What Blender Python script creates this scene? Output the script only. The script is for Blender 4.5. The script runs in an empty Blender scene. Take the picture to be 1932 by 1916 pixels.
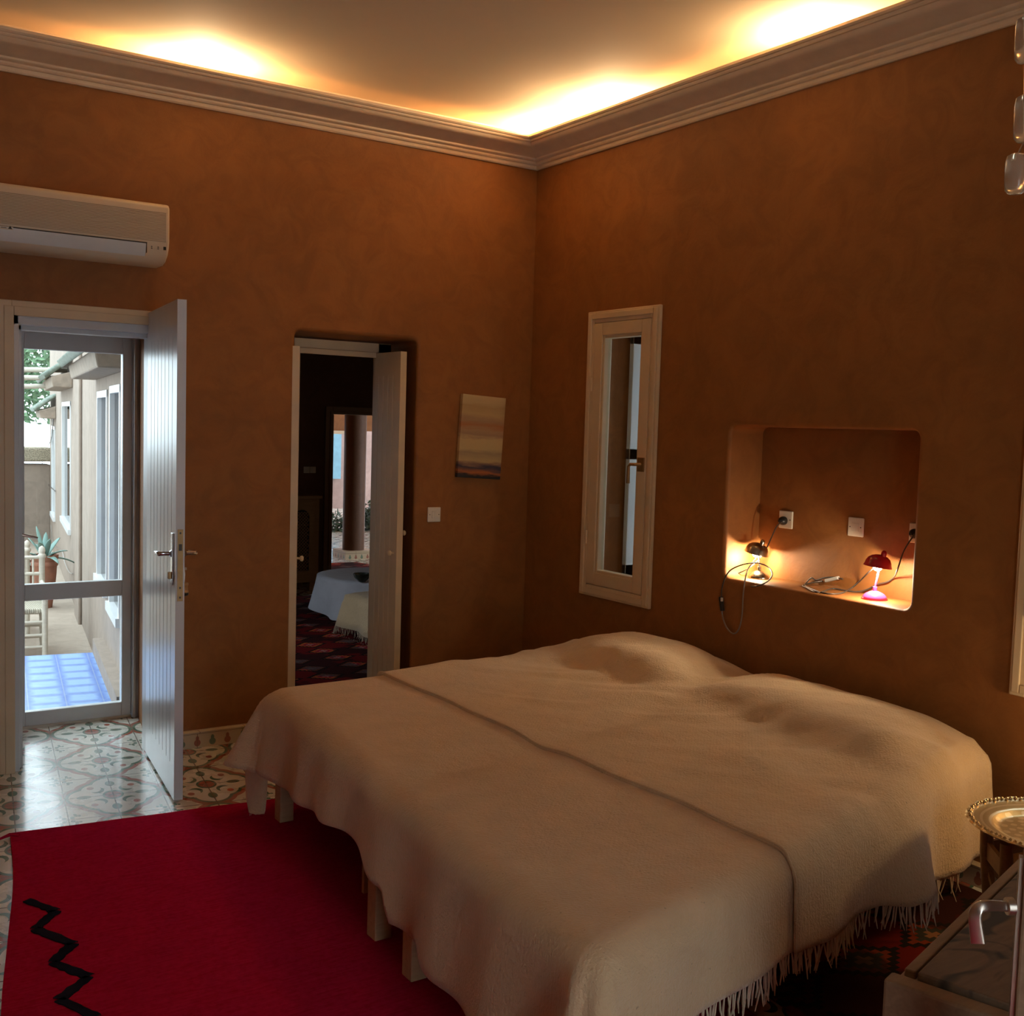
import bpy, math, random
from mathutils import Vector, Matrix, noise
from mathutils.geometry import tessellate_polygon
random.seed(7)
SC = bpy.context.scene
COL = SC.collection
PI = math.pi

# ------------------------------------------------------------------ camera
FPX = 2090.07
CAM = Vector((-3.581, -5.222, 1.6))
YAW, PITCH, ROLL = 0.587725, -0.0736644, 0.0299753
_f = Vector((math.sin(YAW) * math.cos(PITCH), math.cos(YAW) * math.cos(PITCH), math.sin(PITCH)))
_r0 = Vector((math.cos(YAW), -math.sin(YAW), 0))
_u0 = _r0.cross(_f)
_r = _r0 * math.cos(ROLL) + _u0 * math.sin(ROLL)
_u = -_r0 * math.sin(ROLL) + _u0 * math.cos(ROLL)
cd = bpy.data.cameras.new('camera')
cam = bpy.data.objects.new('camera', cd)
COL.objects.link(cam)
cam.matrix_world = Matrix(((_r.x, _u.x, -_f.x, CAM.x), (_r.y, _u.y, -_f.y, CAM.y), (_r.z, _u.z, -_f.z, CAM.z), (0, 0, 0, 1)))
cd.sensor_fit = 'HORIZONTAL'
cd.sensor_width = 36.0
cd.lens = FPX / 1932 * 36.0
cd.clip_start = 0.05
SC.camera = cam

# ------------------------------------------------------------------ world, exposure
SC.view_settings.view_transform = 'Standard'
SC.view_settings.look = 'None'
SC.view_settings.gamma = 1
SC.view_settings.exposure = 0.0
try: SC.view_settings.use_curve_mapping = False
except Exception: pass
W = bpy.data.worlds.new('sky'); SC.world = W
W.use_nodes = True
bg = W.node_tree.nodes['Background']
bg.inputs[0].default_value = (0.80, 0.90, 1.0, 1)
bg.inputs[1].default_value = 5.6
SC.cycles.use_denoising = True
SC.cycles.max_bounces = 12
SC.cycles.diffuse_bounces = 7
SC.cycles.glossy_bounces = 4
SC.cycles.transparent_max_bounces = 12
SC.cycles.sample_clamp_indirect = 6.0

WARM = (1.0, 0.68, 0.37)
def lamp(name, loc, power, col=WARM, radius=0.03, label=None):
    d = bpy.data.lights.new(name, 'POINT'); d.energy = power; d.color = col; d.shadow_soft_size = radius
    o = bpy.data.objects.new(name, d); o.location = loc; COL.objects.link(o); return o
# cove lamps, hidden in the trough on top of the cornice
lamp('cove_lamp', (-1.92, -0.085, 3.165), 40)
lamp('cove_lamp', (-0.10, -0.22, 3.165), 30)
lamp('cove_lamp', (-0.085, -0.75, 3.165), 44)
lamp('cove_lamp', (-0.085, -2.05, 3.165), 38)
lamp('cove_lamp', (-3.9, -0.085, 3.165), 14)
lamp('cove_lamp', (-0.085, -3.9, 3.165), 8)

# ------------------------------------------------------------------ pixel helpers (photo frame 1932x1916)
def ray(x, y):
    return _f + _r * ((x - 966.0) / FPX) - _u * ((y - 958.0) / FPX)
def onplane(x, y, p, n):
    d = ray(x, y); p = Vector(p); n = Vector(n)
    return CAM + d * ((p - CAM).dot(n) / d.dot(n))
def onA(x, y, off=0.0): return onplane(x, y, (0, off, 0), (0, 1, 0))
def onB(x, y, off=0.0): return onplane(x, y, (off, 0, 0), (1, 0, 0))
def onZ(x, y, z=0.0): return onplane(x, y, (0, 0, z), (0, 0, 1))

# ------------------------------------------------------------------ mesh builder
class MB:
    def __init__(s): s.v = []; s.f = []; s.m = []; s.mi = 0
    def add(s, vs, fs):
        b = len(s.v); s.v += [Vector(v) for v in vs]
        for f in fs: s.f.append([b + i for i in f]); s.m.append(s.mi)
        return s
    def box(s, a, b, M=None):
        x0, y0, z0 = a; x1, y1, z1 = b
        vs = [Vector(p) for p in ((x0,y0,z0),(x1,y0,z0),(x1,y1,z0),(x0,y1,z0),(x0,y0,z1),(x1,y0,z1),(x1,y1,z1),(x0,y1,z1))]
        if M is not None: vs = [M @ v for v in vs]
        return s.add(vs, [(0,3,2,1),(4,5,6,7),(0,1,5,4),(1,2,6,5),(2,3,7,6),(3,0,4,7)])
    def bar(s, p0, p1, w, h, up=(0, 0, 1)):
        p0 = Vector(p0); p1 = Vector(p1); d = (p1 - p0).normalized(); up = Vector(up)
        if abs(d.dot(up)) > .99: up = Vector((1, 0, 0))
        a = d.cross(up).normalized(); b = a.cross(d)
        vs = [p + a * (sx * w / 2) + b * (sz * h / 2) for p in (p0, p1) for sx, sz in ((-1,-1),(1,-1),(1,1),(-1,1))]
        return s.add(vs, [(3,2,1,0),(4,5,6,7),(0,1,5,4),(1,2,6,5),(2,3,7,6),(3,0,4,7)])
    def tube(s, pts, r, n=8, closed=False, caps=True):
        pts = [Vector(p) for p in pts]; k = len(pts); rings = []
        prev = None
        for i, p in enumerate(pts):
            if closed: d = pts[(i + 1) % k] - pts[i - 1]
            else: d = pts[min(i + 1, k - 1)] - pts[max(i - 1, 0)]
            if d.length < 1e-9: d = Vector((0, 0, 1))
            d.normalize()
            if prev is None:
                a = d.orthogonal().normalized()
            else:
                a = prev - d * prev.dot(d)
                a = a.normalized() if a.length > 1e-6 else d.orthogonal().normalized()
            prev = a; b = d.cross(a)
            rr = r[i] if isinstance(r, (list, tuple)) else r
            rings.append([p + a * math.cos(2*PI*j/n) * rr + b * math.sin(2*PI*j/n) * rr for j in range(n)])
        vs = [v for q in rings for v in q]; fs = []
        for i in range(k if closed else k - 1):
            for j in range(n):
                i2 = (i + 1) % k
                fs.append((i*n+j, i*n+(j+1)%n, i2*n+(j+1)%n, i2*n+j))
        if caps and not closed:
            fs.append(tuple(range(n))[::-1]); fs.append(tuple((k-1)*n+j for j in range(n)))
        return s.add(vs, fs)
    def lathe(s, prof, c=(0, 0, 0), n=24, M=None, caps=True):
        c = Vector(c); vs = []; k = len(prof)
        for r, z in prof:
            for j in range(n):
                v = Vector((r * math.cos(2*PI*j/n), r * math.sin(2*PI*j/n), z))
                vs.append((M @ v if M is not None else v) + c)
        fs = [(i*n+j, i*n+(j+1)%n, (i+1)*n+(j+1)%n, (i+1)*n+j) for i in range(k-1) for j in range(n)]
        if caps:
            if prof[0][0] > 1e-4: fs.append(tuple(range(n))[::-1])
            if prof[-1][0] > 1e-4: fs.append(tuple((k-1)*n+j for j in range(n)))
        return s.add(vs, fs)
    def prism(s, outline, d0, d1, fn):
        """outline: 2D points; fn(a, b, d) -> world."""
        n = len(outline)
        vs = [fn(a, b, d0) for a, b in outline] + [fn(a, b, d1) for a, b in outline]
        fs = [(i, (i+1) % n, n + (i+1) % n, n + i) for i in range(n)]
        fs += [tuple(range(n))[::-1], tuple(range(n, 2*n))]
        return s.add(vs, fs)
    def grid(s, rows):
        nj = len(rows[0]); vs = [v for r in rows for v in r]
        fs = [(i*nj+j, i*nj+j+1, (i+1)*nj+j+1, (i+1)*nj+j) for i in range(len(rows)-1) for j in range(nj-1)]
        return s.add(vs, fs)

def obj(name, mb, mats, parent=None, smooth=None, bevel=0, solid=0, local=False, loc=None, subsurf=0, label=None):
    me = bpy.data.meshes.new(name)
    off = Vector((0, 0, 0))
    if parent is not None and not local: off = Vector(parent.get('_org', (0, 0, 0)))
    if parent is None and loc is not None: off = Vector(loc)
    me.from_pydata([tuple(v - off) for v in mb.v], [], mb.f)
    if not isinstance(mats, (list, tuple)): mats = [mats]
    for m in mats: me.materials.append(m)
    if len(mats) > 1:
        for p, i in zip(me.polygons, mb.m): p.material_index = i
    if smooth:
        for p in me.polygons: p.use_smooth = True
        me.update()
        if smooth is not True: me.set_sharp_from_angle(angle=math.radians(smooth))
    me.update()
    import bmesh
    bm = bmesh.new(); bm.from_mesh(me); bmesh.ops.recalc_face_normals(bm, faces=bm.faces); bm.to_mesh(me); bm.free()
    o = bpy.data.objects.new(name, me); COL.objects.link(o)
    if parent is not None:
        o.parent = parent; o['_org'] = tuple(parent.get('_org', (0, 0, 0)))
    elif loc is not None:
        o.location = loc; o['_org'] = tuple(loc)
    if bevel:
        b = o.modifiers.new('bevel', 'BEVEL'); b.width = bevel; b.segments = 2; b.limit_method = 'ANGLE'; b.angle_limit = math.radians(40)
    if solid:
        b = o.modifiers.new('solid', 'SOLIDIFY'); b.thickness = solid; b.offset = 0
    if subsurf:
        b = o.modifiers.new('sub', 'SUBSURF'); b.levels = subsurf; b.render_levels = subsurf
    if label: o['label'] = label
    return o
def tag(o, label, cat, group=None, kind=None):
    o['label'] = label; o['category'] = cat
    if group: o['group'] = group
    if kind: o['kind'] = kind
    return o
def thing(name, label, cat, loc=(0, 0, 0), rz=0, group=None, kind=None):
    o = bpy.data.objects.new(name, None); COL.objects.link(o); o.empty_display_size = .05
    o.location = loc; o.rotation_euler = (0, 0, rz); o['_org'] = tuple(loc)
    return tag(o, label, cat, group, kind)
def dup(root, loc, rz=None, label=None, group=None):
    def cp(o, par):
        c = o.copy(); COL.objects.link(c)
        if par is not None: c.parent = par
        for ch in list(o.children): cp(ch, c)
        return c
    r = cp(root, None); r.location = loc
    if rz is not None: r.rotation_euler = (0, 0, rz)
    if label: r['label'] = label
    if group: r['group'] = group
    return r

# ------------------------------------------------------------------ node helper
class X:
    """math on shader sockets"""
    nt = None
    def __init__(s, k): s.k = k
    @staticmethod
    def op(o, *a):
        n = X.nt.nodes.new('ShaderNodeMath'); n.operation = o
        for i, q in enumerate(a):
            if isinstance(q, X): X.nt.links.new(q.k, n.inputs[i])
            else: n.inputs[i].default_value = q
        return X(n.outputs[0])
    def __add__(s, o): return X.op('ADD', s, o)
    __radd__ = __add__
    def __sub__(s, o): return X.op('SUBTRACT', s, o)
    def __rsub__(s, o): return X.op('SUBTRACT', o, s)
    def __mul__(s, o): return X.op('MULTIPLY', s, o)
    __rmul__ = __mul__
    def __truediv__(s, o): return X.op('DIVIDE', s, o)
    def lt(s, o): return X.op('LESS_THAN', s, o)
    def gt(s, o): return X.op('GREATER_THAN', s, o)
    def abs(s): return X.op('ABSOLUTE', s)
    def fract(s): return X.op('FRACT', s)
    def floor(s): return X.op('FLOOR', s)
    def sin(s): return X.op('SINE', s)
    def cos(s): return X.op('COSINE', s)
    def sqrt(s): return X.op('SQRT', s)
    def mx(s, o): return X.op('MAXIMUM', s, o)
    def mn(s, o): return X.op('MINIMUM', s, o)
    def mod(s, o): return X.op('FLOORED_MODULO', s, o)
def mixc(fac, a, b):
    n = X.nt.nodes.new('ShaderNodeMix'); n.data_type = 'RGBA'
    def put(sock, q):
        if isinstance(q, X): X.nt.links.new(q.k, sock)
        elif isinstance(q, (int, float)): sock.default_value = q
        else: sock.default_value = (q[0], q[1], q[2], 1)
    put(n.inputs['Factor'], fac); put(n.inputs['A'], a); put(n.inputs['B'], b)
    return X(n.outputs['Result'])
def newmat(name):
    m = bpy.data.materials.new(name); m.use_nodes = True
    X.nt = m.node_tree; b = m.node_tree.nodes['Principled BSDF']
    return m, m.node_tree, b
def coords(kind='Object'):
    t = X.nt.nodes.new('ShaderNodeTexCoord'); return t.outputs[kind]
def geo():
    t = X.nt.nodes.new('ShaderNodeNewGeometry'); return t.outputs['Position']
def sep(sock):
    n = X.nt.nodes.new('ShaderNodeSeparateXYZ'); X.nt.links.new(sock, n.inputs[0]); return X(n.outputs[0]), X(n.outputs[1]), X(n.outputs[2])
def mapping(sock, scale=(1, 1, 1), rot=(0, 0, 0), loc=(0, 0, 0)):
    n = X.nt.nodes.new('ShaderNodeMapping'); X.nt.links.new(sock, n.inputs[0])
    n.inputs['Scale'].default_value = scale; n.inputs['Rotation'].default_value = rot; n.inputs['Location'].default_value = loc
    return n.outputs[0]
def nz(sock, scale, detail=4, rough=.55, dist=0):
    n = X.nt.nodes.new('ShaderNodeTexNoise'); X.nt.links.new(sock, n.inputs['Vector'])
    n.inputs['Scale'].default_value = scale; n.inputs['Detail'].default_value = detail
    n.inputs['Roughness'].default_value = rough; n.inputs['Distortion'].default_value = dist
    return X(n.outputs[0])
def ramp(x, stops):
    n = X.nt.nodes.new('ShaderNodeValToRGB'); X.nt.links.new(x.k, n.inputs[0]); e = n.color_ramp.elements
    while len(e) < len(stops): e.new(.5)
    for i, (p, c) in enumerate(stops):
        e[i].position = p; e[i].color = (c[0], c[1], c[2], 1) if not isinstance(c, (int, float)) else (c, c, c, 1)
    return X(n.outputs[0])
def bump(b, h, strength=.3, dist=.01):
    n = X.nt.nodes.new('ShaderNodeBump'); n.inputs['Strength'].default_value = strength; n.inputs['Distance'].default_value = dist
    X.nt.links.new(h.k, n.inputs['Height']); X.nt.links.new(n.outputs[0], b.inputs['Normal'])
def setc(b, c):
    if isinstance(c, X): X.nt.links.new(c.k, b.inputs['Base Color'])
    else: b.inputs['Base Color'].default_value = (c[0], c[1], c[2], 1)
def simple(name, c, rough=.5, metal=0, var=.12, scale=12, bmp=0, bscale=60, spec=.5):
    m, nt, b = newmat(name); g = geo()
    n = nz(g, scale, 4)
    c2 = [max(0, q * (1 - 2 * var)) for q in c]
    setc(b, mixc(ramp(n, [(.35, 0), (.65, 1)]), c2, c))
    b.inputs['Roughness'].default_value = rough; b.inputs['Metallic'].default_value = metal
    b.inputs['Specular IOR Level'].default_value = spec
    if bmp: bump(b, nz(g, bscale, 3), bmp, .004)
    return m
M = {}
def plaster(name, ca, cb, rough=.62):
    m, nt, b = newmat(name); g = geo()
    big = nz(g, 1.3, 5, .6, .6); mid = nz(g, 6, 6, .65, 1.2); fine = nz(g, 45, 4)
    c = mixc(ramp(big, [(.3, 0), (.7, 1)]), ca, cb)
    c = mixc(ramp(mid, [(.40, 0), (.62, .45)]), c, [q * .72 for q in ca])
    setc(b, c); b.inputs['Roughness'].default_value = rough
    b.inputs['Specular IOR Level'].default_value = .35
    bump(b, mid * .7 + fine * .3, .18, .02)
    return m
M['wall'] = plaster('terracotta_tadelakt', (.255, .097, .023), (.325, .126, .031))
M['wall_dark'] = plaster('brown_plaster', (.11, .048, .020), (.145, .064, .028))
M['ceiling'] = simple('ceiling_plaster', (.76, .62, .42), .85, var=.03, scale=1.2, bmp=.04, bscale=30)
M['cornice'] = simple('cornice_plaster', (.74, .60, .43), .7, var=.04, bmp=.05)
M['cream_paint'] = simple('cream_paint', (.68, .53, .33), .45, var=.05, scale=5)
M['white_paint'] = simple('white_door_paint', (.68, .70, .70), .28, var=.05, scale=4)
M['alley'] = plaster('adobe_render', (.27, .212, .168), (.33, .262, .210), .9)
M['earth'] = plaster('packed_earth', (.34, .27, .21), (.41, .33, .26), .95)
M['chrome'] = simple('chrome', (.55, .55, .56), .18, 1, var=.05)
M['steel'] = simple('brushed_steel', (.60, .52, .42), .28, 1, var=.05)
M['brass_plate'] = simple('aged_brass', (.42, .26, .12), .45, 1, var=.15)
M['black'] = simple('black_plastic', (.02, .018, .016), .4, var=0)
M['screw'] = simple('screw_dark', (.05, .04, .03), .4, .5, var=0)
M['white_plastic'] = simple('white_plastic', (.78, .72, .60), .35, var=.03)
M['grey_plastic'] = simple('grey_plastic', (.50, .49, .46), .4, var=.05)
M['ac_white'] = simple('aircon_plastic', (.72, .59, .42), .35, var=.04, scale=3)
M['red_enamel'] = simple('red_enamel', (.42, .012, .02), .25, var=0)
M['pink_enamel'] = simple('pink_enamel', (.85, .07, .30), .25, var=0)
M['nickel'] = simple('brushed_nickel', (.52, .44, .34), .22, 1, var=.05)
M['rubber'] = simple('cable_rubber', (.07, .055, .045), .35, var=.1)
M['clearcable'] = simple('grey_cable', (.26, .23, .20), .3, var=.1)

def wood(name, ca, cb, rough=.5, scale=1, knots=False):
    m, nt, b = newmat(name); g = coords('Object')
    v = mapping(g, (3 * scale, 22 * scale, 22 * scale))
    n = nz(v, 2.2, 6, .6, 1.0)
    c = mixc(ramp(n, [(.3, 0), (.7, 1)]), ca, cb)
    if knots:
        k = nz(mapping(g, (4, 8, 4)), 1.3, 2, .5, 1.5)
        c = mixc(ramp(k, [(.55, 0), (.61, .92)]), c, [q * .18 for q in ca])
    setc(b, c); b.inputs['Roughness'].default_value = rough
    bump(b, n, .12, .004); return m
M['leg_wood'] = wood('pine_leg_wood', (.42, .25, .12), (.52, .33, .17))
M['bench_wood'] = wood('dark_bench_wood', (.105, .055, .027), (.15, .082, .040), .85, knots=True)
M['bench_edge'] = wood('pale_bench_wood', (.20, .115, .058), (.26, .155, .080), .85)
M['tray_wood'] = wood('tray_stand_wood', (.22, .11, .045), (.30, .155, .065), .4)
M['cabinet_wood'] = wood('cabinet_wood', (.30, .17, .07), (.38, .22, .10), .5)
M['chair_wood'] = wood('weathered_wood', (.50, .45, .37), (.62, .57, .48), .8)
M['fob_wood'] = wood('turned_fob_wood', (.40, .20, .07), (.50, .26, .10), .4)

def cloth(name, ca, cb, weave=420, st=.25, slubs=True, sheen=.3):
    m, nt, b = newmat(name); g = geo()
    x, y, z = sep(g)
    n = nz(g, 9, 4); c = mixc(ramp(n, [(.3, 0), (.7, 1)]), ca, cb)
    if slubs:
        k = nz(mapping(g, (1, 1, 1)), 75, 2)
        c = mixc(ramp(k, [(.71, 0), (.76, .6)]), c, [q * .45 for q in ca])
    setc(b, c); b.inputs['Roughness'].default_value = .95; b.inputs['Specular IOR Level'].default_value = .1
    b.inputs['Sheen Weight'].default_value = sheen
    w = ((x * weave).sin() * (y * weave).sin() + (z * weave).sin() * .3)
    bump(b, w * .08 + nz(g, 38, 5, .7) * 1.6 + nz(g, 160, 2) * .9, st, .006)
    return m
M['spread'] = cloth('cream_wool_bedspread', (.62, .44, .25), (.69, .495, .29), st=.6)
M['blanket'] = cloth('cream_wool_throw', (.65, .47, .27), (.72, .53, .31), st=.65)
M['fringe'] = cloth('cream_fringe_yarn', (.62, .48, .33), (.70, .56, .40), slubs=False)
M['mattress'] = cloth('mattress_ticking', (.60, .52, .42), (.66, .58, .48), slubs=False)
M['white_cloth'] = cloth('white_tablecloth', (.62, .64, .70), (.70, .72, .78), slubs=False)

def glassmat(name, tint=(.93, .97, .96), refl=1.0):
    m = bpy.data.materials.new(name); m.use_nodes = True; nt = m.node_tree; nt.nodes.clear()
    o = nt.nodes.new('ShaderNodeOutputMaterial'); mx = nt.nodes.new('ShaderNodeMixShader')
    t = nt.nodes.new('ShaderNodeBsdfTransparent'); g = nt.nodes.new('ShaderNodeBsdfGlossy'); lw = nt.nodes.new('ShaderNodeLayerWeight'); lw.inputs[0].default_value = .5
    pw = nt.nodes.new('ShaderNodeMath'); pw.operation = 'POWER'; pw.inputs[1].default_value = 5
    fr = nt.nodes.new('ShaderNodeMath'); fr.operation = 'MULTIPLY_ADD'; fr.inputs[1].default_value = .95; fr.inputs[2].default_value = .035
    nt.links.new(lw.outputs['Facing'], pw.inputs[0]); nt.links.new(pw.outputs[0], fr.inputs[0])
    t.inputs[0].default_value = (*tint, 1); g.inputs['Roughness'].default_value = .02
    nt.links.new(fr.outputs[0], mx.inputs[0]); nt.links.new(t.outputs[0], mx.inputs[1]); nt.links.new(g.outputs[0], mx.inputs[2])
    nt.links.new(mx.outputs[0], o.inputs[0]); return m
M['glass'] = glassmat('window_glass')
M['dark_glass'] = glassmat('alley_window_glass', (.62, .62, .62))
def emit(name, c, s):
    m, nt, b = newmat(name); setc(b, (1, 1, 1)); b.inputs['Emission Color'].default_value = (*c, 1); b.inputs['Emission Strength'].default_value = s; return m
M['bulb'] = emit('lit_bulb', (1, .80, .50), 22)

# cement tile floor
def tilefloor():
    m, nt, b = newmat('patterned_cement_tiles'); g = geo()
    x, y, z = sep(g)
    a = math.radians(8.0); ca, sa = math.cos(a), math.sin(a)
    wob = nz(g, 5, 3) * .012
    ox, oy = -2.345, 0.0
    u = ((x - ox) * ca - (y - oy) * sa) / .385 + .5
    v = ((x - ox) * sa + (y - oy) * ca) / .507 + .5
    pu = u.fract() - .5; pv = v.fract() - .5
    px = pu.abs(); py = pv.abs()
    px2 = px + wob; py2 = py + wob
    r = (pu * pu + pv * pv).sqrt() + wob
    cream = (.82, .79, .69); green = (.10, .19, .12); red = (.40, .11, .07)
    big = px2.mx(py2)
    # quatrefoil of four lobes
    def circ(cx, cy, rad): return ((px - cx) * (px - cx) + (py - cy) * (py - cy)).sqrt() - rad + wob * .5
    lob = circ(.27, .0, .19).mn(circ(.0, .27, .19)).mn(circ(.15, .15, .17))
    c = mixc(lob.lt(.085), cream, red)
    c = mixc(lob.lt(.036), c, green)
    c = mixc(lob.lt(0.0), c, cream)
    # green crescents & small red drops on diagonals
    cr = circ(.150, .150, .078).lt(0) * circ(.182, .182, .078).gt(0)
    c = mixc(cr, c, green)
    c = mixc(circ(.215, .215, .040).lt(0), c, red)
    # hearts along the axes
    hx = (((px - .30) / 1.9) * ((px - .30) / 1.9) + py * py).sqrt().lt(.040)
    hy = (((py - .30) / 1.4) * ((py - .30) / 1.4) + px * px).sqrt().lt(.050)
    c = mixc(hx.mx(hy), c, green)
    # centre
    c = mixc(r.lt(.118), c, green); c = mixc(r.lt(.092), c, red)
    # corner clovers
    cl = circ(.46, .46, .028).mn(circ(.425, .425, .024)).mn(circ(.43, .39, .02)).mn(circ(.39, .43, .02)).lt(0)
    c = mixc(cl, c, green)
    # grout at the tile joints (4 tiles a motif)
    gr = px.lt(.006).mx(py.lt(.005)).mx(px.gt(.494)).mx(py.gt(.495))
    worn = nz(g, 3.0, 6, .7, .5)
    c = mixc(ramp(worn, [(.50, 0), (.85, .45)]), c, (.62, .58, .48))
    c = mixc(gr, c, (.16, .12, .08))
    setc(b, c)
    rg = ramp(nz(g, 7, 5), [(.3, .20), (.7, .36)])
    nt.links.new(rg.k, b.inputs['Roughness']); b.inputs['Coat Weight'].default_value = .6; b.inputs['Coat Roughness'].default_value = .10
    bump(b, gr * -1.0 + nz(g, 2.2, 3) * .25, .25, .004)
    return m
M['tiles'] = tilefloor()
def skirt():
    m, nt, b = newmat('skirting_tile'); g = geo(); x, y, z = sep(g)
    u = (x + y) / .075; cell = u.floor().mod(2.0); pu = (u.fract() - .5).abs(); zz = z / .088
    vase = (pu * pu / .045 + (zz - .28) * (zz - .28) / .035).lt(1.0).mx((pu * pu / .012 + (zz - .52) * (zz - .52) / .02).lt(1.0))
    c = mixc(cell, (.36, .12, .07), (.17, .22, .14))
    c = mixc(vase, (.62, .48, .30), c)
    c = mixc(zz.gt(.80), c, (.55, .42, .26)); c = mixc((zz - .8).abs().lt(.02), c, (.2, .12, .06))
    c = mixc((((x + y) / .225).fract() - .5).abs().lt(.006), c, (.2, .12, .06))
    setc(b, c); b.inputs['Roughness'].default_value = .4; return m
M['skirt'] = skirt()
def bluetile():
    m, nt, b = newmat('blue_glazed_tiles'); g = geo(); x, y, z = sep(g)
    a = math.radians(8.8); ca, sa = math.cos(a), math.sin(a)
    u = (x * ca - y * sa) / .20; v = (x * sa + y * ca) / .20
    pu = (u.fract() - .5).abs(); pv = (v.fract() - .5).abs()
    e = pu.mx(pv) + nz(g, 9, 4) * .16
    c = mixc(ramp(e, [(.36, 0), (.55, 1)]), (.20, .35, .62), (.045, .13, .44))
    c = mixc(pu.gt(.485).mx(pv.gt(.485)), c, (.18, .26, .42))
    setc(b, c); b.inputs['Roughness'].default_value = .35; return m
M['blue_tile'] = bluetile()
def rugmat():
    m, nt, b = newmat('crimson_wool'); g = geo()
    st = nz(mapping(g, (6, 60, 6), (0, 0, .12)), 2.0, 5, .6)
    n = nz(g, 60, 4)
    c = mixc(ramp(st, [(.3, 0), (.7, 1)]), (.34, .006, .032), (.44, .013, .052))
    c = mixc(ramp(n, [(.35, .35), (.6, 0)]), c, (.23, .004, .018))
    setc(b, c); b.inputs['Roughness'].default_value = 1; b.inputs['Specular IOR Level'].default_value = .0
    bump(b, st * .7 + n * .8, .5, .008); return m
M['rug'] = rugmat()
M['rug_black'] = simple('black_wool', (.012, .012, .022), 1, var=.2, bmp=.4, bscale=200, spec=.05)
def kilim(name, cols, s=1.0):
    m, nt, b = newmat(name); g = geo(); x, y, z = sep(g)
    u = x / (.42 * s); v = y / (.34 * s)
    stp = ((x * 60 / s).floor() / 60) * s
    jag = ((v * 14).floor() / 14)
    pu = (u.fract() - .5).abs(); row = v.floor()
    pv = (jag.fract() - .5).abs()
    d = pu + pv + nz(g, 6 / s, 2) * .12
    c = mixc(d.lt(.52), cols[0], cols[1])
    c = mixc(d.lt(.40), c, cols[2]); c = mixc(d.lt(.30), c, cols[3]); c = mixc(d.lt(.16), c, cols[4])
    k = nz(g, 1.6 / s, 3)
    c = mixc(ramp(k, [(.48, 0), (.52, .8)]), c, mixc(d.lt(.34), cols[1], cols[5]))
    setc(b, c); b.inputs['Roughness'].default_value = 1; b.inputs['Specular IOR Level'].default_value = .05
    bump(b, nz(g, 120, 3), .3, .004); return m
KC = [(.16, .012, .012), (.02, .012, .012), (.55, .12, .03), (.32, .02, .04), (.45, .22, .18), (.06, .07, .07)]
M['kilim'] = kilim('red_kilim', KC, .7)
M['kilim2'] = kilim('dark_kilim', [(.20, .018, .008), (.03, .02, .012), (.28, .05, .015), (.07, .06, .04), (.36, .16, .07), (.04, .03, .02)], .8)
def artmat():
    m, nt, b = newmat('abstract_painting'); g = coords('Object'); x, y, z = sep(g)
    t = (z + .2275) / .455 + (nz(mapping(g, (2.5, 1, 16)), 1.6, 5, .6) - .5) * .17
    c = ramp(t, [(0.0, (.02, .02, .02)), (.045, (.02, .018, .02)), (.07, (.42, .13, .03)), (.10, (.16, .07, .05)), (.14, (.03, .03, .06)), (.175, (.25, .15, .10)),
                 (.21, (.50, .36, .16)), (.30, (.36, .26, .14)), (.36, (.54, .40, .18)), (.48, (.56, .40, .18)), (.52, (.36, .22, .12)), (.58, (.42, .26, .13)),
                 (.64, (.40, .16, .05)), (.70, (.38, .23, .12)), (.78, (.52, .35, .15)), (.86, (.46, .30, .12)), (.92, (.54, .38, .18)), (1.0, (.58, .42, .20))])
    setc(b, c); b.inputs['Roughness'].default_value = .6; bump(b, nz(g, 90, 3), .2, .003); return m
M['art'] = artmat()
def traymat():
    m, nt, b = newmat('engraved_brass'); g = coords('Object'); x, y, z = sep(g)
    r = (x * x + y * y).sqrt(); a = X.op('ARCTAN2', y, x)
    k = ((a * 16).sin() * (r * 150).sin()).gt(.25)
    rings = (r * 260).sin().gt(.55) * r.gt(.17)
    e = k * r.lt(.165) * r.gt(.03)
    c = mixc(e.mx(rings), (.58, .44, .22), (.78, .64, .40))
    setc(b, c); b.inputs['Metallic'].default_value = 1; b.inputs['Roughness'].default_value = .3
    bump(b, e + rings * .6 + nz(g, 60, 3) * .3, .5, .003); return m
M['tray'] = traymat()
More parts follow.
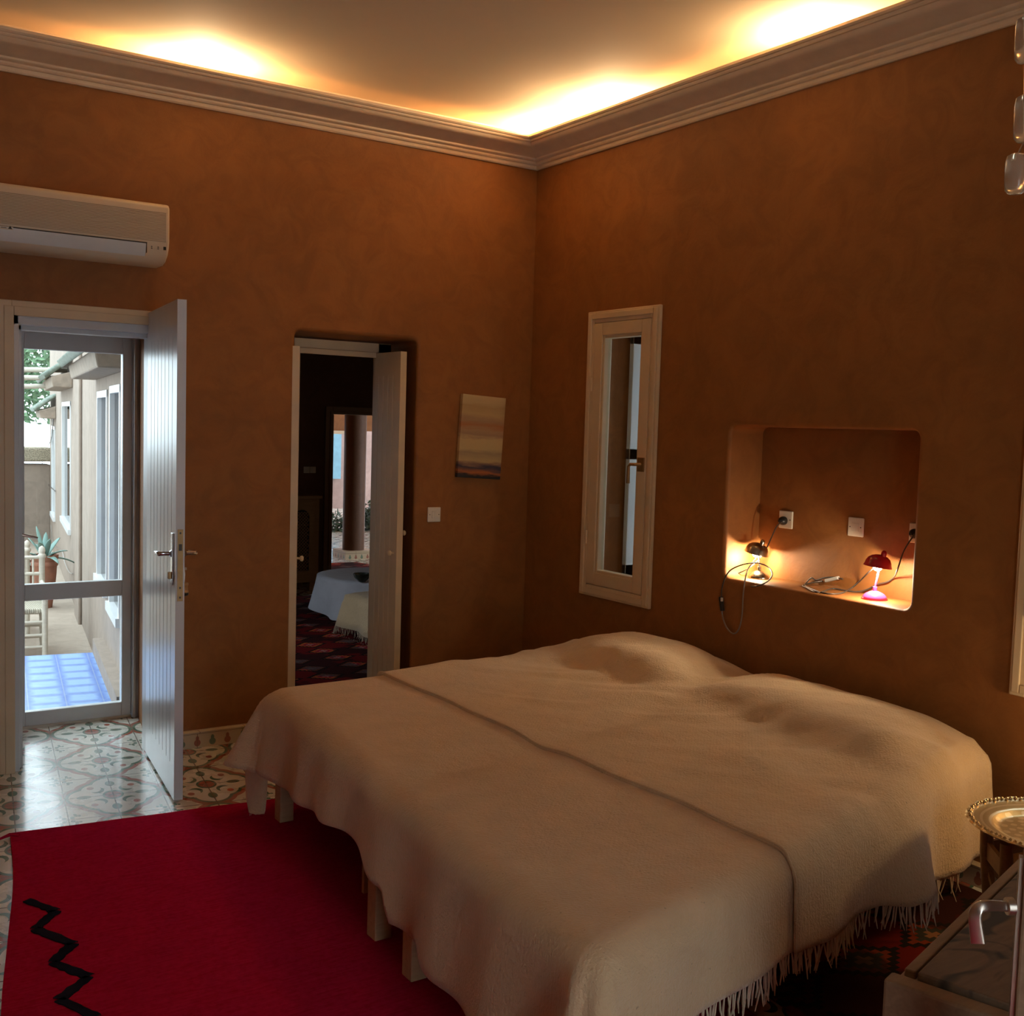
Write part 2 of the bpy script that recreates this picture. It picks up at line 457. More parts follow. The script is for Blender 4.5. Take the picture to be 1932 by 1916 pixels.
# ================================================================== the setting
def struct(name, mb, m, label, parent=None, **k):
    o = obj(name, mb, m, parent, **k)
    if parent is None:
        tag(o, label, name.split('_')[0], kind='structure')
    return o
def rrect(x0, x1, z0, z1, c, n=5):
    pts = []
    for cx, cz, a0 in ((x1 - c, z0 + c, -90), (x1 - c, z1 - c, 0), (x0 + c, z1 - c, 90), (x0 + c, z0 + c, 180)):
        for i in range(n + 1):
            a = math.radians(a0 + 90 * i / n); pts.append((cx + c * math.cos(a), cz + c * math.sin(a)))
    return pts
def wallmesh(s0, s1, z0, z1, thick, holes, fn):
    """fn(s, z, d) -> world, d = depth into the wall. holes: dict(x0,x1,z0,z1,c,r,depth,cap,shift)"""
    mb = MB()
    outer = [(s0, z0), (s1, z0), (s1, z1), (s0, z1)]
    for face in (0, 1):
        loops = [outer]
        for h in holes:
            through = not h.get('cap')
            if face == 1 and not through: continue
            sh = h.get('shift', 0) if face else 0
            o = h['r'] if face == 0 else 0
            lp = rrect(h['x0'] - o + sh, h['x1'] + o + sh, h['z0'] - o, h['z1'] + o, h['c'] + o)
            loops.append(lp)
        tris = tessellate_polygon([[Vector((a, b, 0)) for a, b in l] for l in loops])
        flat = [p for l in loops for p in l]
        d = 0 if face == 0 else thick
        mb.add([fn(a, b, d) for a, b in flat], [tuple(t) for t in tris])
    for h in holes:
        r = h['r']; dep = h.get('depth', thick); rings = []
        for i in range(5):
            a = PI / 2 * i / 4; rings.append((r * (1 - math.sin(a)), r * (1 - math.cos(a))))
        rings.append((0, dep))
        vs = []; n = None
        for o, d in rings:
            sh = h.get('shift', 0) * (d / dep)
            lp = rrect(h['x0'] - o + sh, h['x1'] + o + sh, h['z0'] - o, h['z1'] + o, h['c'] + o); n = len(lp)
            for j, (a, b) in enumerate(lp):
                wob = (noise.noise(Vector((a * 9, b * 9, 3.1))) * .006) if 0 < d < dep and h.get('rough') else 0
                vs.append(fn(a, b + wob, d))
        fs = [(i*n+j, i*n+(j+1)%n, (i+1)*n+(j+1)%n, (i+1)*n+j) for i in range(len(rings)-1) for j in range(n)]
        if h.get('cap'): fs.append(tuple((len(rings)-1)*n+j for j in range(n)))
        mb.add(vs, fs)
    o = [fn(a, b, d) for d in (0, thick) for a, b in outer]
    mb.add(o, [(0, 1, 5, 4), (1, 2, 6, 5), (2, 3, 7, 6), (3, 0, 4, 7)])
    return mb
XL, YF, ZC = -4.6, -6.2, 3.225
fA = lambda s, z, d: Vector((s, d, z))
fB = lambda s, z, d: Vector((d, -s, z))
wa = wallmesh(XL - .3, .45, -.5, 3.5, .72, [
    dict(x0=-2.72, x1=-2.115, z0=-.4, z1=2.02, c=.01, r=.004, shift=.125),
    dict(x0=-1.425, x1=-.735, z0=-.4, z1=2.040, c=.03, r=.02, rough=1, shift=.16)], fA)
struct('wall_back', wa, M['wall'], 'terracotta plaster wall with the air conditioner and the two doorways', smooth=30)
wb = wallmesh(.001, -YF + .3, -.5, 3.5, .45, [
    dict(x0=.62, x1=1.04, z0=.80, z1=2.13, c=.01, r=.004),
    dict(x0=1.60, x1=2.59, z0=.945, z1=1.63, c=.035, r=.018, depth=.23, cap=1, rough=1, shift=-.02),
    dict(x0=3.10, x1=3.52, z0=.80, z1=2.13, c=.01, r=.004)], fB)
struct('wall_right', wb, M['wall'], 'terracotta plaster wall behind the bed with the lamp niche', smooth=30)
struct('wall_left', MB().box((XL - .3, YF - .3, -.5), (XL, -.001, 3.5)), M['wall'], 'terracotta plaster wall on the left side of the room')
fF = lambda s, z, d: Vector((s, YF - d, z))
struct('wall_front', wallmesh(XL, -.001, -.5, 3.5, .3, [dict(x0=-3.35, x1=-2.45, z0=.02, z1=2.25, c=.01, r=.004)], fF), M['wall'],
       'terracotta plaster wall behind the viewpoint with a doorway to daylight')
struct('floor', MB().box((XL, YF, -.2), (0, .72, 0)), M['tiles'], 'cement tile floor with green and red flower medallions')
struct('ceiling', MB().box((XL - .1, YF - .1, ZC), (.1, .1, ZC + .2)), M['ceiling'], 'cream plaster ceiling')
# cornice
prof = [(0, 3.03), (.012, 3.03), (.018, 3.036), (.018, 3.05), (.030, 3.052), (.036, 3.058), (.036, 3.066), (.047, 3.068), (.053, 3.074), (.053, 3.082),
        (.062, 3.084), (.074, 3.090), (.092, 3.098), (.112, 3.104), (.132, 3.112), (.148, 3.122), (.156, 3.132), (.166, 3.132), (.172, 3.137), (.172, 3.143),
        (.182, 3.143), (.190, 3.149), (.190, 3.160), (.182, 3.163), (.176, 3.160), (.150, 3.135), (.05, 3.105), (.004, 3.10), (.004, 3.24)]
mb = MB(); k = len(prof); vs = []
for d, z in prof: vs += [Vector((XL + d, -d, z)), Vector((-d, -d, z)), Vector((-d, YF + d, z)), Vector((XL + d, YF + d, z))]
fs = [(i*4+j, i*4+(j+1)%4, (i+1)*4+(j+1)%4, (i+1)*4+j) for i in range(k-1) for j in range(4)]
mb.add(vs, fs)
struct('trim_1', mb, M['cornice'], 'moulded cream plaster cornice round the ceiling', smooth=35)
# skirting tiles
def sk(name, p0, p1, n):
    mb = MB(); p0 = Vector(p0); p1 = Vector(p1); n = Vector(n)
    pf = [(0, 0), (.012, 0), (.012, .068), (.020, .070), (.022, .080), (.012, .088), (0, .088)]
    vs = [p0 + n * a + Vector((0, 0, b)) for a, b in pf] + [p1 + n * a + Vector((0, 0, b)) for a, b in pf]
    q = len(pf); mb.add(vs, [(i, (i+1) % q, q + (i+1) % q, q + i) for i in range(q)] + [tuple(range(q)), tuple(range(q, 2*q))])
    o = obj(name, mb, M['skirt']); tag(o, 'painted tile skirting along the ' + name.split('_')[1] + ' wall', 'baseboard', kind='structure')
sk('baseboard_back', (-2.055, 0, 0), (-1.46, 0, 0), (0, -1, 0))
sk('baseboard_corner', (-.71, 0, 0), (-.012, 0, 0), (0, -1, 0))
sk('baseboard_right', (0, -.012, 0), (0, YF, 0), (-1, 0, 0))

# ------------------------------------------------------------------ door 1: plank door standing open
d1 = thing('door_1', 'white plank door standing open into the room, with lever handle', 'door', (-2.12, 0, 0), kind='structure')
def frame_bars(mb, x0, x1, z0, z1, w, ya, yb, bottom=False):
    mb.box((x0 - w, ya, z0), (x0, yb, z1 + w)); mb.box((x1, ya, z0), (x1 + w, yb, z1 + w)); mb.box((x0, ya, z1), (x1, yb, z1 + w))
    if bottom: mb.box((x0, ya, z0), (x1, yb, z0 + w))
mb = MB(); frame_bars(mb, -2.725, -2.11, 0, 2.022, .055, -.016, .0)
frame_bars(mb, -2.718, -2.118, 0, 2.012, .04, -.022, -.0)
obj('door_casing', mb, M['cream_paint'], d1, bevel=.003)
mb = MB(); mb.box((-2.735, 0, 0), (-2.695, .10, 2.03)); mb.box((-2.135, .0, 0), (-2.10, .10, 2.0)); mb.box((-2.735, 0, 1.975), (-2.10, .10, 2.03))
mb.box((-2.70, .05, 0), (-2.675, .10, 1.98)); mb.box((-2.70, .05, 1.955), (-2.13, .10, 1.98))
obj('door_frame', mb, M['white_paint'], d1, bevel=.003)
def grooved(width, z0, z1, th, ng, zg0, zg1, g0, g1, M4):
    """leaf along local +x, thickness local y 0..th, grooves on both faces"""
    mb = MB()
    def gx(i): return g0 + (g1 - g0) * i / (ng - 1)
    lo = [(0, 0)]
    for i in range(ng): lo += [(gx(i) - .004, 0), (gx(i) - .001, .006), (gx(i) + .001, .006), (gx(i) + .004, 0)]
    lo += [(width, 0), (width, th)]
    for i in reversed(range(ng)): lo += [(gx(i) + .004, th), (gx(i) + .001, th - .006), (gx(i) - .001, th - .006), (gx(i) - .004, th)]
    lo += [(0, th)]
    mb.prism(lo, zg0, zg1, lambda a, b, d: M4 @ Vector((a, b, d)))
    mb.box((0, 0, z0), (width, th, zg0), M4); mb.box((0, 0, zg1), (width, th, z1), M4)
    return mb
H1 = Vector((-2.145, -.002, 0)); E1 = Vector((-2.229, -.731, 0)); dd = (E1 - H1); wl = dd.length; dd.normalize()
nn = Vector((-dd.y, dd.x, 0))       # towards +x side
if nn.x < 0: nn = -nn
ML = Matrix(((dd.x, nn.x, 0, H1.x), (dd.y, nn.y, 0, H1.y), (0, 0, 1, 0), (0, 0, 0, 1)))
leaf = obj('door_leaf', grooved(wl, .012, 2.068, .036, 7, .15, 1.93, .11, wl - .10, ML), M['white_paint'], d1)
z_h = 1.035
def leafpt(a, b, z): return ML @ Vector((a, b, z))
for side, nm in ((-1, 0), (1, 1)):
    b0 = 0 if side < 0 else .036
    mb = MB(); a0 = wl - .062
    mb.box((a0 - .018, min(b0, b0 + side * .006), z_h - .13), (a0 + .018, max(b0, b0 + side * .006), z_h + .085), ML)
    hp = obj('handle_plate', mb, M['chrome'], leaf, bevel=.002)
    mb = MB()
    mb.tube([leafpt(a0, b0 + side * q, z_h) for q in (.0, .03, .048, .054)] + [leafpt(a0 - .03, b0 + side * .057, z_h), leafpt(a0 - .11, b0 + side * .052, z_h - .006)], [.010, .009, .010, .010, .009, .007], 10)
    mb.lathe([(.016, 0), (.016, .012)], leafpt(a0, b0 + side * .002, z_h), 14, Matrix.Rotation(PI / 2, 4, 'X'))
    obj('door_handle', mb, M['chrome'], leaf, smooth=40)
    if side < 0:
        mb = MB(); mb.box((a0 - .010, -.020, z_h - .105), (a0 + .010, -.006, z_h - .075), ML)
        obj('lock_knob', mb, M['brass_plate'], leaf, bevel=.002)
mb = MB(); mb.box((wl, .007, z_h - .19), (wl + .0025, .029, z_h + .105), ML)
lp = obj('lock_plate', mb, M['brass_plate'], leaf)
mb = MB()
for zz in (.09, -.135, -.175): mb.box((wl + .002, .0145, z_h + zz - .004), (wl + .004, .0215, z_h + zz + .004), ML)
mb.box((wl + .002, .012, z_h + .018), (wl + .007, .024, z_h + .045), ML)
obj('lock_screw', mb, M['screw'], lp)
def keyfob(c, label, s=1.0):
    t = thing('key_fob', label, 'key fob', c)
    f = MB(); c = Vector(c)
    f.lathe([(.004, 0), (.016, -.003), (.018, -.010), (.014, -.018), (.015, -.034), (.017, -.036), (.017, -.044)], c + Vector((0, 0, -.055)), 16)
    obj('fob_body', f, M['fob_wood'], t, smooth=40)
    f = MB(); f.lathe([(.0165, 0), (.0185, -.004), (.016, -.012), (.006, -.016)], c + Vector((0, 0, -.099)), 16)
    obj('fob_tip', f, M['black'], t, smooth=40)
    f = MB(); f.tube([c + Vector((0, 0, .0)), c + Vector((.002, 0, -.02)), c + Vector((0, 0, -.057))], .0012, 5); f.box(c + Vector((-.012, -.006, -.004)), c + Vector((.008, .006, .006)))
    obj('key', f, M['steel'], t)
keyfob(tuple(onB(348, 1073, leafpt(wl - .06, .06, 1).x + .004)), 'turned wooden key fob hanging on the far side of the open plank door')

# ------------------------------------------------------------------ door 2: glazed door at the end of the passage
d2 = thing('door_2', 'white glazed door to the alley at the end of the passage', 'door', (-2.3, .73, 0), kind='structure')
ZS = .70
X0, X1 = -2.605, -2.03
mb = MB()
mb.box((X0, ZS, .01), (-2.552, ZS + .045, 2.0)); mb.box((-2.078, ZS, .01), (X1, ZS + .045, 2.0))
mb.box((-2.552, ZS, 1.91), (-2.078, ZS + .045, 2.0)); mb.box((-2.552, ZS, .01), (-2.078, ZS + .045, .085)); mb.box((-2.552, ZS, .652), (-2.078, ZS + .045, .735))
g = obj('door_leaf', mb, M['white_paint'], d2, bevel=.004)
for a, b in ((.085, .652), (.735, 1.91)):
    obj('glass_pane', MB().box((-2.552, ZS + .02, a), (-2.078, ZS + .024, b)), M['glass'], d2)
mb = MB()
mb.box((X1 + .002, ZS - .02, 0), (X1 + .055, ZS + .06, 2.09)); mb.box((-2.70, ZS - .02, 0), (X0 - .002, ZS + .06, 2.09)); mb.box((X0, ZS - .02, 2.004), (X1 + .01, ZS + .06, 2.09))
mb.box((X1 + .002, ZS - .035, 0), (X1 + .018, ZS - .018, 2.02)); mb.box((X0, ZS - .035, 2.004), (X1 + .01, ZS - .018, 2.02))
obj('door_frame', mb, M['white_paint'], d2, bevel=.004)
mb = MB(); mb.box((X0, ZS - .006, .0), (X1, ZS + .01, .014)); obj('weather_strip', mb, M['steel'], d2)
c = onA(27, 1005, ZS - .004)
hp = obj('handle_plate', MB().box((c.x - .018, ZS - .007, .86), (c.x + .012, ZS, 1.075)), M['steel'], g, bevel=.003)
mb = MB(); mb.tube([(c.x - .004, ZS - .005, 1.0), (c.x - .004, ZS - .045, 1.0), (c.x + .02, ZS - .055, .995), (c.x + .10, ZS - .05, .975)], [.009, .008, .008, .006], 8)
obj('door_handle', mb, M['steel'], g, smooth=40)
keyfob((c.x + .002, ZS - .022, .93), 'turned wooden key fob hanging from the glazed alley door')

# ------------------------------------------------------------------ door 3: the pair of narrow leaves in the second doorway
d3 = thing('door_3', 'pair of narrow cream plank doors standing open in the doorway to the next room', 'door', (-1.08, .30, 0), kind='structure')
mb = MB(); mb.box((-1.425, .30, 0), (-1.30, .36, 2.03)); mb.box((-.815, .30, 0), (-.735, .36, 2.03)); mb.box((-1.425, .30, 1.965), (-.735, .36, 2.03))
mb.box((-1.30, .285, 0), (-1.285, .30, 1.98)); mb.box((-1.30, .285, 1.95), (-.80, .30, 1.98))
obj('door_frame', mb, M['cream_paint'], d3, bevel=.003)
def leafM(p0, p1):
    p0 = Vector(p0); p1 = Vector(p1); d = (p1 - p0); L = d.length; d.normalize(); n = Vector((-d.y, d.x, 0))
    return L, Matrix(((d.x, n.x, 0, p0.x), (d.y, n.y, 0, p0.y), (0, 0, 1, 0), (0, 0, 0, 1)))
a = onZ(548, 1240, .3); a = onA(541, 1100, .0)
L2, M2 = leafM((-1.315, .298, 0), (-1.440, .004, 0))
lf = obj('door_leaf', grooved(L2, .012, 1.965, .04, 3, .12, 1.85, .07, L2 - .07, M2), M['cream_paint'], d3)
obj('door_knob', MB().lathe([(.006, 0), (.006, .014), (.013, .018), (.015, .026), (.011, .033), (.002, .035)], M2 @ Vector((L2 - .03, .04, .90)), 12, M2.to_3x3().to_4x4() @ Matrix.Rotation(-PI / 2, 4, 'X')), M['cream_paint'], lf, smooth=50)
L3, M3 = leafM((-.835, .298, 0), (-.832, .002, 0))
lf = obj('door_leaf', grooved(L3, .012, 1.975, .036, 4, .12, 1.85, .05, L3 - .08, M3), M['cream_paint'], d3)
for sgn, zz in ((-1, .905), (1, 1.01)):
    y0 = 0 if sgn < 0 else .036
    obj('door_knob', MB().lathe([(.006, 0), (.006, .014), (.013, .018), (.015, .026), (.011, .033), (.002, .035)], M3 @ Vector((L3 - .035, y0, zz)), 12, M3.to_3x3().to_4x4() @ Matrix.Rotation(sgn * -PI / 2, 4, 'X')), M['cream_paint'], lf, smooth=50)
obj('latch_plate', MB().box((L3 - .05, .036, 1.08), (L3 - .02, .04, 1.19), M3), M['brass_plate'], lf)

# ------------------------------------------------------------------ windows in wall_right
def window(n, s0, label, handle=True):
    """s0 = outer edge of the casing nearest the corner (distance along the wall)"""
    w = thing('window_%d' % n, label, 'window', (0, -s0 - .28, .72), kind='structure')
    P = lambda s, z, d: Vector((-d, -s, z))
    def rect_ring(mb, a0, a1, z0, z1, wd, d0, d1):
        for (p, q) in (((a0, z0), (a0 + wd, z1)), ((a1 - wd, z0), (a1, z1)), ((a0 + wd, z0), (a1 - wd, z0 + wd)), ((a0 + wd, z1 - wd), (a1 - wd, z1))):
            v0 = P(p[0], p[1], d1); v1 = P(q[0], q[1], d0)
            mb.box((min(v0.x, v1.x), min(v0.y, v1.y), min(v0.z, v1.z)), (max(v0.x, v1.x), max(v0.y, v1.y), max(v0.z, v1.z)))
    mb = MB(); rect_ring(mb, s0, s0 + .57, .722, 2.207, .06, 0, .018); rect_ring(mb, s0 + .012, s0 + .558, .734, 2.195, .03, .018, .026)
    obj('window_frame', mb, M['cream_paint'], w, bevel=.005)
    mb = MB(); rect_ring(mb, s0 + .062, s0 + .508, .784, 2.145, .080, -.035, .012); rect_ring(mb, s0 + .062, s0 + .508, .784, 2.145, .066, .012, .020)
    sash = obj('window_sash', mb, M['cream_paint'], w, bevel=.004)
    v0 = P(s0 + .142, .864, -.012); v1 = P(s0 + .428, 2.065, -.016)
    obj('glass_pane', MB().box((min(v0.x, v1.x), v1.y, v0.z), (max(v0.x, v1.x), v0.y, v1.z)), M['glass'], sash)
    for zz in (1.03, 1.83):
        obj('hinge', MB().tube([P(s0 + .060, zz - .035, .026), P(s0 + .060, zz + .035, .026)], .007, 8), M['cream_paint'], sash, smooth=40)
    if handle:
        zz = 1.43; a = s0 + .478
        v = P(a, zz, .02)
        hp = obj('handle_plate', MB().box((v.x - .008, v.y - .024, zz - .035), (v.x, v.y + .024, zz + .035)), M['brass_plate'], sash, bevel=.002)
        mb = MB(); mb.tube([P(a, zz + .0, .024), P(a - .01, zz + .0, .055), P(a - .035, zz, .062), P(a - .048, zz - .012, .062), P(a - .05, zz - .095, .060)], [.009, .008, .008, .008, .010], 10)
        obj('window_handle', mb, M['brass_plate'], sash, smooth=40)
    # louvred shutter folded back in the reveal
    mb = MB(); A = Vector((.16, -s0 - .095, 0)); Bv = Vector((.47, -s0 - .10, 0))
    def bx(x0, x1, z0, z1, t=.016): mb.box((x0, -s0 - .118, z0), (x1, -s0 - .118 + t, z1))
    bx(.20, .255, .81, 2.12, .03); bx(.425, .48, .81, 2.12, .03); bx(.20, .48, .81, .88, .03); bx(.20, .48, 2.05, 2.12, .03); bx(.20, .48, 1.44, 1.50, .03)
    # added unseen panel across part of the opening, holds back the daylight
    mb.box((.455, -s0 - .495, .81), (.485, -s0 - (.20 if n == 2 else .24), 2.12))
    sh = obj('shutter_and_blocker', mb, M['white_paint'], w, bevel=.003)
    mb = MB()
    z = .90
    while z < 2.04:
        if not 1.42 < z < 1.50:
            mb.add([Vector((.255, -s0 - .116, z)), Vector((.425, -s0 - .116, z)), Vector((.425, -s0 - .094, z + .028)), Vector((.255, -s0 - .094, z + .028)),
                    Vector((.255, -s0 - .112, z - .004)), Vector((.425, -s0 - .112, z - .004)), Vector((.425, -s0 - .090, z + .024)), Vector((.255, -s0 - .090, z + .024))],
                   [(0,1,2,3),(7,6,5,4),(0,4,5,1),(1,5,6,2),(2,6,7,3),(3,7,4,0)])
        z += .037
    obj('louvres', mb, simple('louvre_paint', (.45, .48, .49), .5, var=.04), sh)
    return w
window(1, .54, 'narrow cream casement window in the wall left of the lamp niche')
window(2, 3.025, 'narrow cream casement window cut off by the right picture edge', handle=False)

# ------------------------------------------------------------------ air conditioner
yo = -.20
pr = onA(318, 500, yo * .5)
ax1 = onA(322, 400, yo).x; ax0 = ax1 - .86
zt = onA(311, 384, yo).z; zb = onA(290, 500, yo * .55).z
ac = thing('air_conditioner', 'cream wall air conditioner with ribbed grille above the plank door', 'air conditioner', (ax0, 0, zb))
hh = zt - zb
out = [(0, 0), (-.09, 0), (-.135, .012), (-.168, .036), (-.185, .07), (-.192, .10), (-.192, hh - .02), (-.186, hh - .006), (-.172, hh), (0, hh)]
def acs(a, b, d): return Vector((d, a, zb + b))
mb = MB(); mb.prism(out, ax0, ax1, acs)
body = obj('housing', mb, M['ac_white'], ac, bevel=.010, smooth=40)
m, nt, b = newmat('ribbed_grille'); g_ = geo(); x, y, z = sep(g_)
rb = (z * (2 * PI / .0062)).sin(); setc(b, mixc(rb.gt(.35), (.60, .50, .36), (.34, .26, .17))); b.inputs['Roughness'].default_value = .5; bump(b, rb, .4, .002)
M['grille'] = m
obj('grille', MB().box((ax0 + .03, -.195, zb + .095), (ax1 - .018, -.190, zt - .038)), M['grille'], ac)
mb = MB(); fl = [(-.176, .026), (-.195, .066), (-.197, .080), (-.190, .080), (-.170, .030)]
mb.prism(fl, ax0 + .04, ax1 - .105, acs); obj('flap', mb, M['white_paint'], ac, smooth=40)
mb = MB(); mb.box((ax0 + .035, -.1935, zb + .0815), (ax1 - .10, -.188, zb + .0855)); mb.box((ax1 - .103, -.186, zb + .04), (ax1 - .1005, -.1925, zb + .083))
obj('flap_gap', mb, M['screw'], ac)
mb = MB()
for q in (.032, .060): 
    for k2 in (0, .009): obj('button', MB().box((ax1 - q - .022, -.1935, zb + .068 - k2 * .8), (ax1 - q - .017, -.190, zb + .0715 - k2 * .8)), M['screw'], ac)
obj('receiver_window', MB().box((ax1 - .028, -.1935, zb + .06), (ax1 - .017, -.190, zb + .074)), M['screw'], ac)
c = onA(14, 430, -.195)
mb = MB(); mb.box((c.x - .03, -.1965, c.z - .006), (c.x + .022, -.1925, c.z + .006)); mb.mi = 1
mb.prism([(c.x + .002, c.z - .003), (c.x + .018, c.z - .003), (c.x + .010, c.z + .010)], -.1975, -.1962, lambda a, b, d: Vector((a, d, b)))
mb.box((c.x - .026, -.1975, c.z - .001), (c.x - .004, -.1962, c.z + .001))
obj('badge', mb, [M['ac_white'], M['screw']], ac)

# ------------------------------------------------------------------ painting, switches, sockets
pc = Vector((-.333, -.012, 1.534))
mb = MB(); mb.box((-.140, -.015, -.2275), (.140, .011, .2275))
o = obj('painting', mb, M['art'], None, bevel=.002); o.location = pc; o.rotation_euler = (0, math.radians(3.0), 0)
tag(o, 'small unframed abstract canvas in tan bands with dark foot, hung slightly askew', 'painting')
def plate(fn, s, z, label, cat, kind, w=.08, n=1):
    o0 = fn(s, z, 0)
    name = {'switch': 'light_switch', 'socket': 'wall_socket', 'blank': 'switch_plate'}[kind]
    t = thing(name, label, cat, tuple(o0))
    def P(a, b, d): return fn(s + a, z + b, -d)
    def bx(mb, a0, a1, b0, b1, d0, d1):
        p = P(a0, b0, d0); q = P(a1, b1, d1)
        mb.box([min(p[i], q[i]) for i in range(3)], [max(p[i], q[i]) for i in range(3)]); return mb
    for i in range(n):
        k = (i - (n - 1) / 2) * (w + .002)
        obj('face_plate', bx(MB(), k - w / 2, k + w / 2, -w / 2, w / 2, 0, .009), M['white_plastic'], t, bevel=.004)
        if kind == 'switch':
            obj('rocker', bx(MB(), k - .016, k - .001, -.020, .020, .009, .013), M['white_plastic'], t, bevel=.002)
            obj('rocker', bx(MB(), k + .001, k + .016, -.020, .020, .009, .012), M['white_plastic'], t, bevel=.002)
        elif kind == 'blank':
            obj('rocker', bx(MB(), k - .018, k + .018, -.018, .018, .009, .0125), M['white_plastic'], t, bevel=.002)
        if kind != 'switch' or n == 1:
            for sx in (-1, 1): obj('screw', bx(MB(), k + sx * .028 - .0022, k + sx * .028 + .0022, -.0022, .0022, .009, .0098), M['screw'], t)
    return t, P
plate(fA, -.612, 1.11, 'square cream light switch on the wall between the doorway and the painting', 'light switch', 'switch')
fN = lambda s, z, d: Vector((.23 + d, -s, z))
def nich(x, y): p = onB(x, y, .222); return -p.y, p.z
plugs = []
s, z = nich(1482, 980); t1, P1 = plate(fN, s, z, 'cream wall socket at the left of the niche back, black plug in it', 'socket', 'socket')
plugs.append(P1)
s, z = nich(1614, 994); plate(fN, s, z, 'blank cream switch plate in the middle of the niche back', 'switch plate', 'blank')
s, z = nich(1731, 1006); t2, P2 = plate(fN, s, z, 'cream wall socket at the right edge of the niche back', 'socket', 'socket')

# ------------------------------------------------------------------ reading lamps in the niche
NZ = .945
def desk_lamp(base, top, shade_c, tilt, mats, label, glow):
    t = thing('desk_lamp', label, 'lamp', base, group='small reading lamps in the niche')
    b0 = Vector(base); sm, pm, bm_ = mats
    obj('base', MB().lathe([(.050, 0), (.051, .004), (.046, .014), (.036, .024), (.020, .032), (.008, .036)], b0, 32), bm_, t, smooth=50)
    obj('base_collar', MB().lathe([(.009, .032), (.009, .052), (.006, .053)], b0, 16), bm_, t, smooth=50)
    tp = Vector(top)
    obj('pole', MB().tube([b0 + Vector((0, 0, .05)), tp], .0042, 10), pm, t, smooth=50)
    R = Vector((0, 0, 1)).rotation_difference(Vector(tilt).normalized()).to_matrix().to_4x4()
    sc = Vector(shade_c)
    pf = [(.0565, -.002), (.0560, .002), (.053, .008), (.050, .020), (.043, .033), (.031, .042), (.016, .047), (.008, .048)]
    inner = [(r * .96, z - .0015) for r, z in reversed(pf[1:-1])]
    sh = obj('lamp_shade', MB().lathe(pf + [(.004, .0465)] + inner + [(.0545, -.002), (.0565, -.002)], sc, 36, R, caps=False), sm, t, smooth=50)
    k = sc + R @ Vector((.020, -.018, .046))
    k = sc + R @ Vector((0, 0, .044)) + Vector((.0, -.018, -.002))
    obj('shade_knob', MB().lathe([(.011, -.008), (.011, .012), (.009, .020), (.004, .024), (.0, .0245)], k, 16, R), sm, t, smooth=50)
    obj('socket_ring', MB().lathe([(.010, .045), (.012, .020), (.010, .018)], sc, 16, R), M['white_plastic'], t, smooth=50)
    obj('bulb', MB().lathe([(.009, .020), (.015, .012), (.019, 0), (.017, -.010), (.010, -.017), (.0, -.020)], sc, 20, R), M['bulb'], t, smooth=60)
    lamp('bulb_light', tuple(sc + R @ Vector((0, 0, -.030))), glow, (1, .84, .58), .012)
    return t
b1 = onZ(1432, 1084, NZ); b1 = Vector((.135, -1.645, NZ)); b1.y = onB(1432, 1084, b1.x).y
bb = onB(1432, 1045, b1.x)
s1 = onB(1427, 1043, b1.x - .012)
L1 = desk_lamp(tuple(b1), tuple(bb), tuple(s1), (.12, -.20, 1), (M['nickel'], M['nickel'], M['nickel']), 'brushed metal dome reading lamp, lit, at the left end of the niche', 6.5)
b2 = Vector((.115, 0, NZ)); b2.y = onB(1650, 1125, b2.x).y
s2 = onB(1656, 1068, b2.x - .01)
bb = onB(1659, 1072, b2.x)
desk_lamp(tuple(b2), tuple(bb), tuple(s2), (.1, -.08, 1), (M['red_enamel'], M['pink_enamel'], M['pink_enamel']), 'red and pink dome reading lamp, lit, at the right end of the niche', 7.5)
# cables
def smooth_path(pts, n=6):
    P = [Vector(p) for p in pts]; P = [P[0]] + P + [P[-1]]; out = []
    for i in range(1, len(P) - 2):
        for j in range(n):
            t = j / n; a, b_, c_, d_ = P[i-1], P[i], P[i+1], P[i+2]
            out.append(.5 * ((2*b_) + (c_ - a) * t + (2*a - 5*b_ + 4*c_ - d_) * t*t + (3*b_ - a - 3*c_ + d_) * t**3))
    out.append(P[-2]); return out
def niche_pt(x, y, mode):
    if mode == 'f':
        p = onZ(x, y, NZ + .004)
        if p.x < -.01: p = onB(x, y, -.008)
        if p.x > .215: p = onB(x, y, .215)
        return p
    return onB(x, y, mode)
def cable(label, pts, plug, sw, matn, r=.0032):
    t = thing('power_cord', label, 'power cord', tuple(niche_pt(*pts[0])))
    cord = obj('cord', MB().tube(smooth_path([niche_pt(*p) for p in pts]), r, 7), M[matn], t, smooth=60)
    R = Matrix.Rotation(-PI / 2, 4, 'Y')
    pp = niche_pt(*plug)
    obj('plug', MB().lathe([(.019, -.0), (.020, .010), (.017, .022), (.010, .030), (.006, .036)], Vector((.2195, pp.y, pp.z)), 18, R), M['black'], t, smooth=40)
    return t
c1 = cable('dark cord of the metal lamp, looping out of the niche and down the wall',
      [(1477, 983, .190), (1466, 992, .175), (1458, 1008, .17), (1447, 1032, .17), (1436, 1050, .17), (1415, 1070, .12), (1392, 1082, .09), (1386, 1088, .075), (1398, 1100, .055), (1422, 1106, -.006),
       (1446, 1098, .0), (1457, 1084, .07), (1450, 1070, .12), (1430, 1062, .10), (1405, 1064, .04), (1380, 1074, .0), (1368, 1090, -.008), (1362, 1110, -.012), (1361, 1126, -.012)],
      (1480, 982, .22), None, 'rubber')
mb = MB().tube(smooth_path([onB(x, y, d) for x, y, d in ((1362, 1150, -.012), (1364, 1166, -.012), (1372, 1185, -.012), (1384, 1195, -.012), (1394, 1186, -.012), (1400, 1160, -.012), (1402, 1125, -.012), (1406, 1092, -.008), (1412, 1072, .05), (1425, 1055, .11), (1430, 1048, .128))]), .0032, 7)
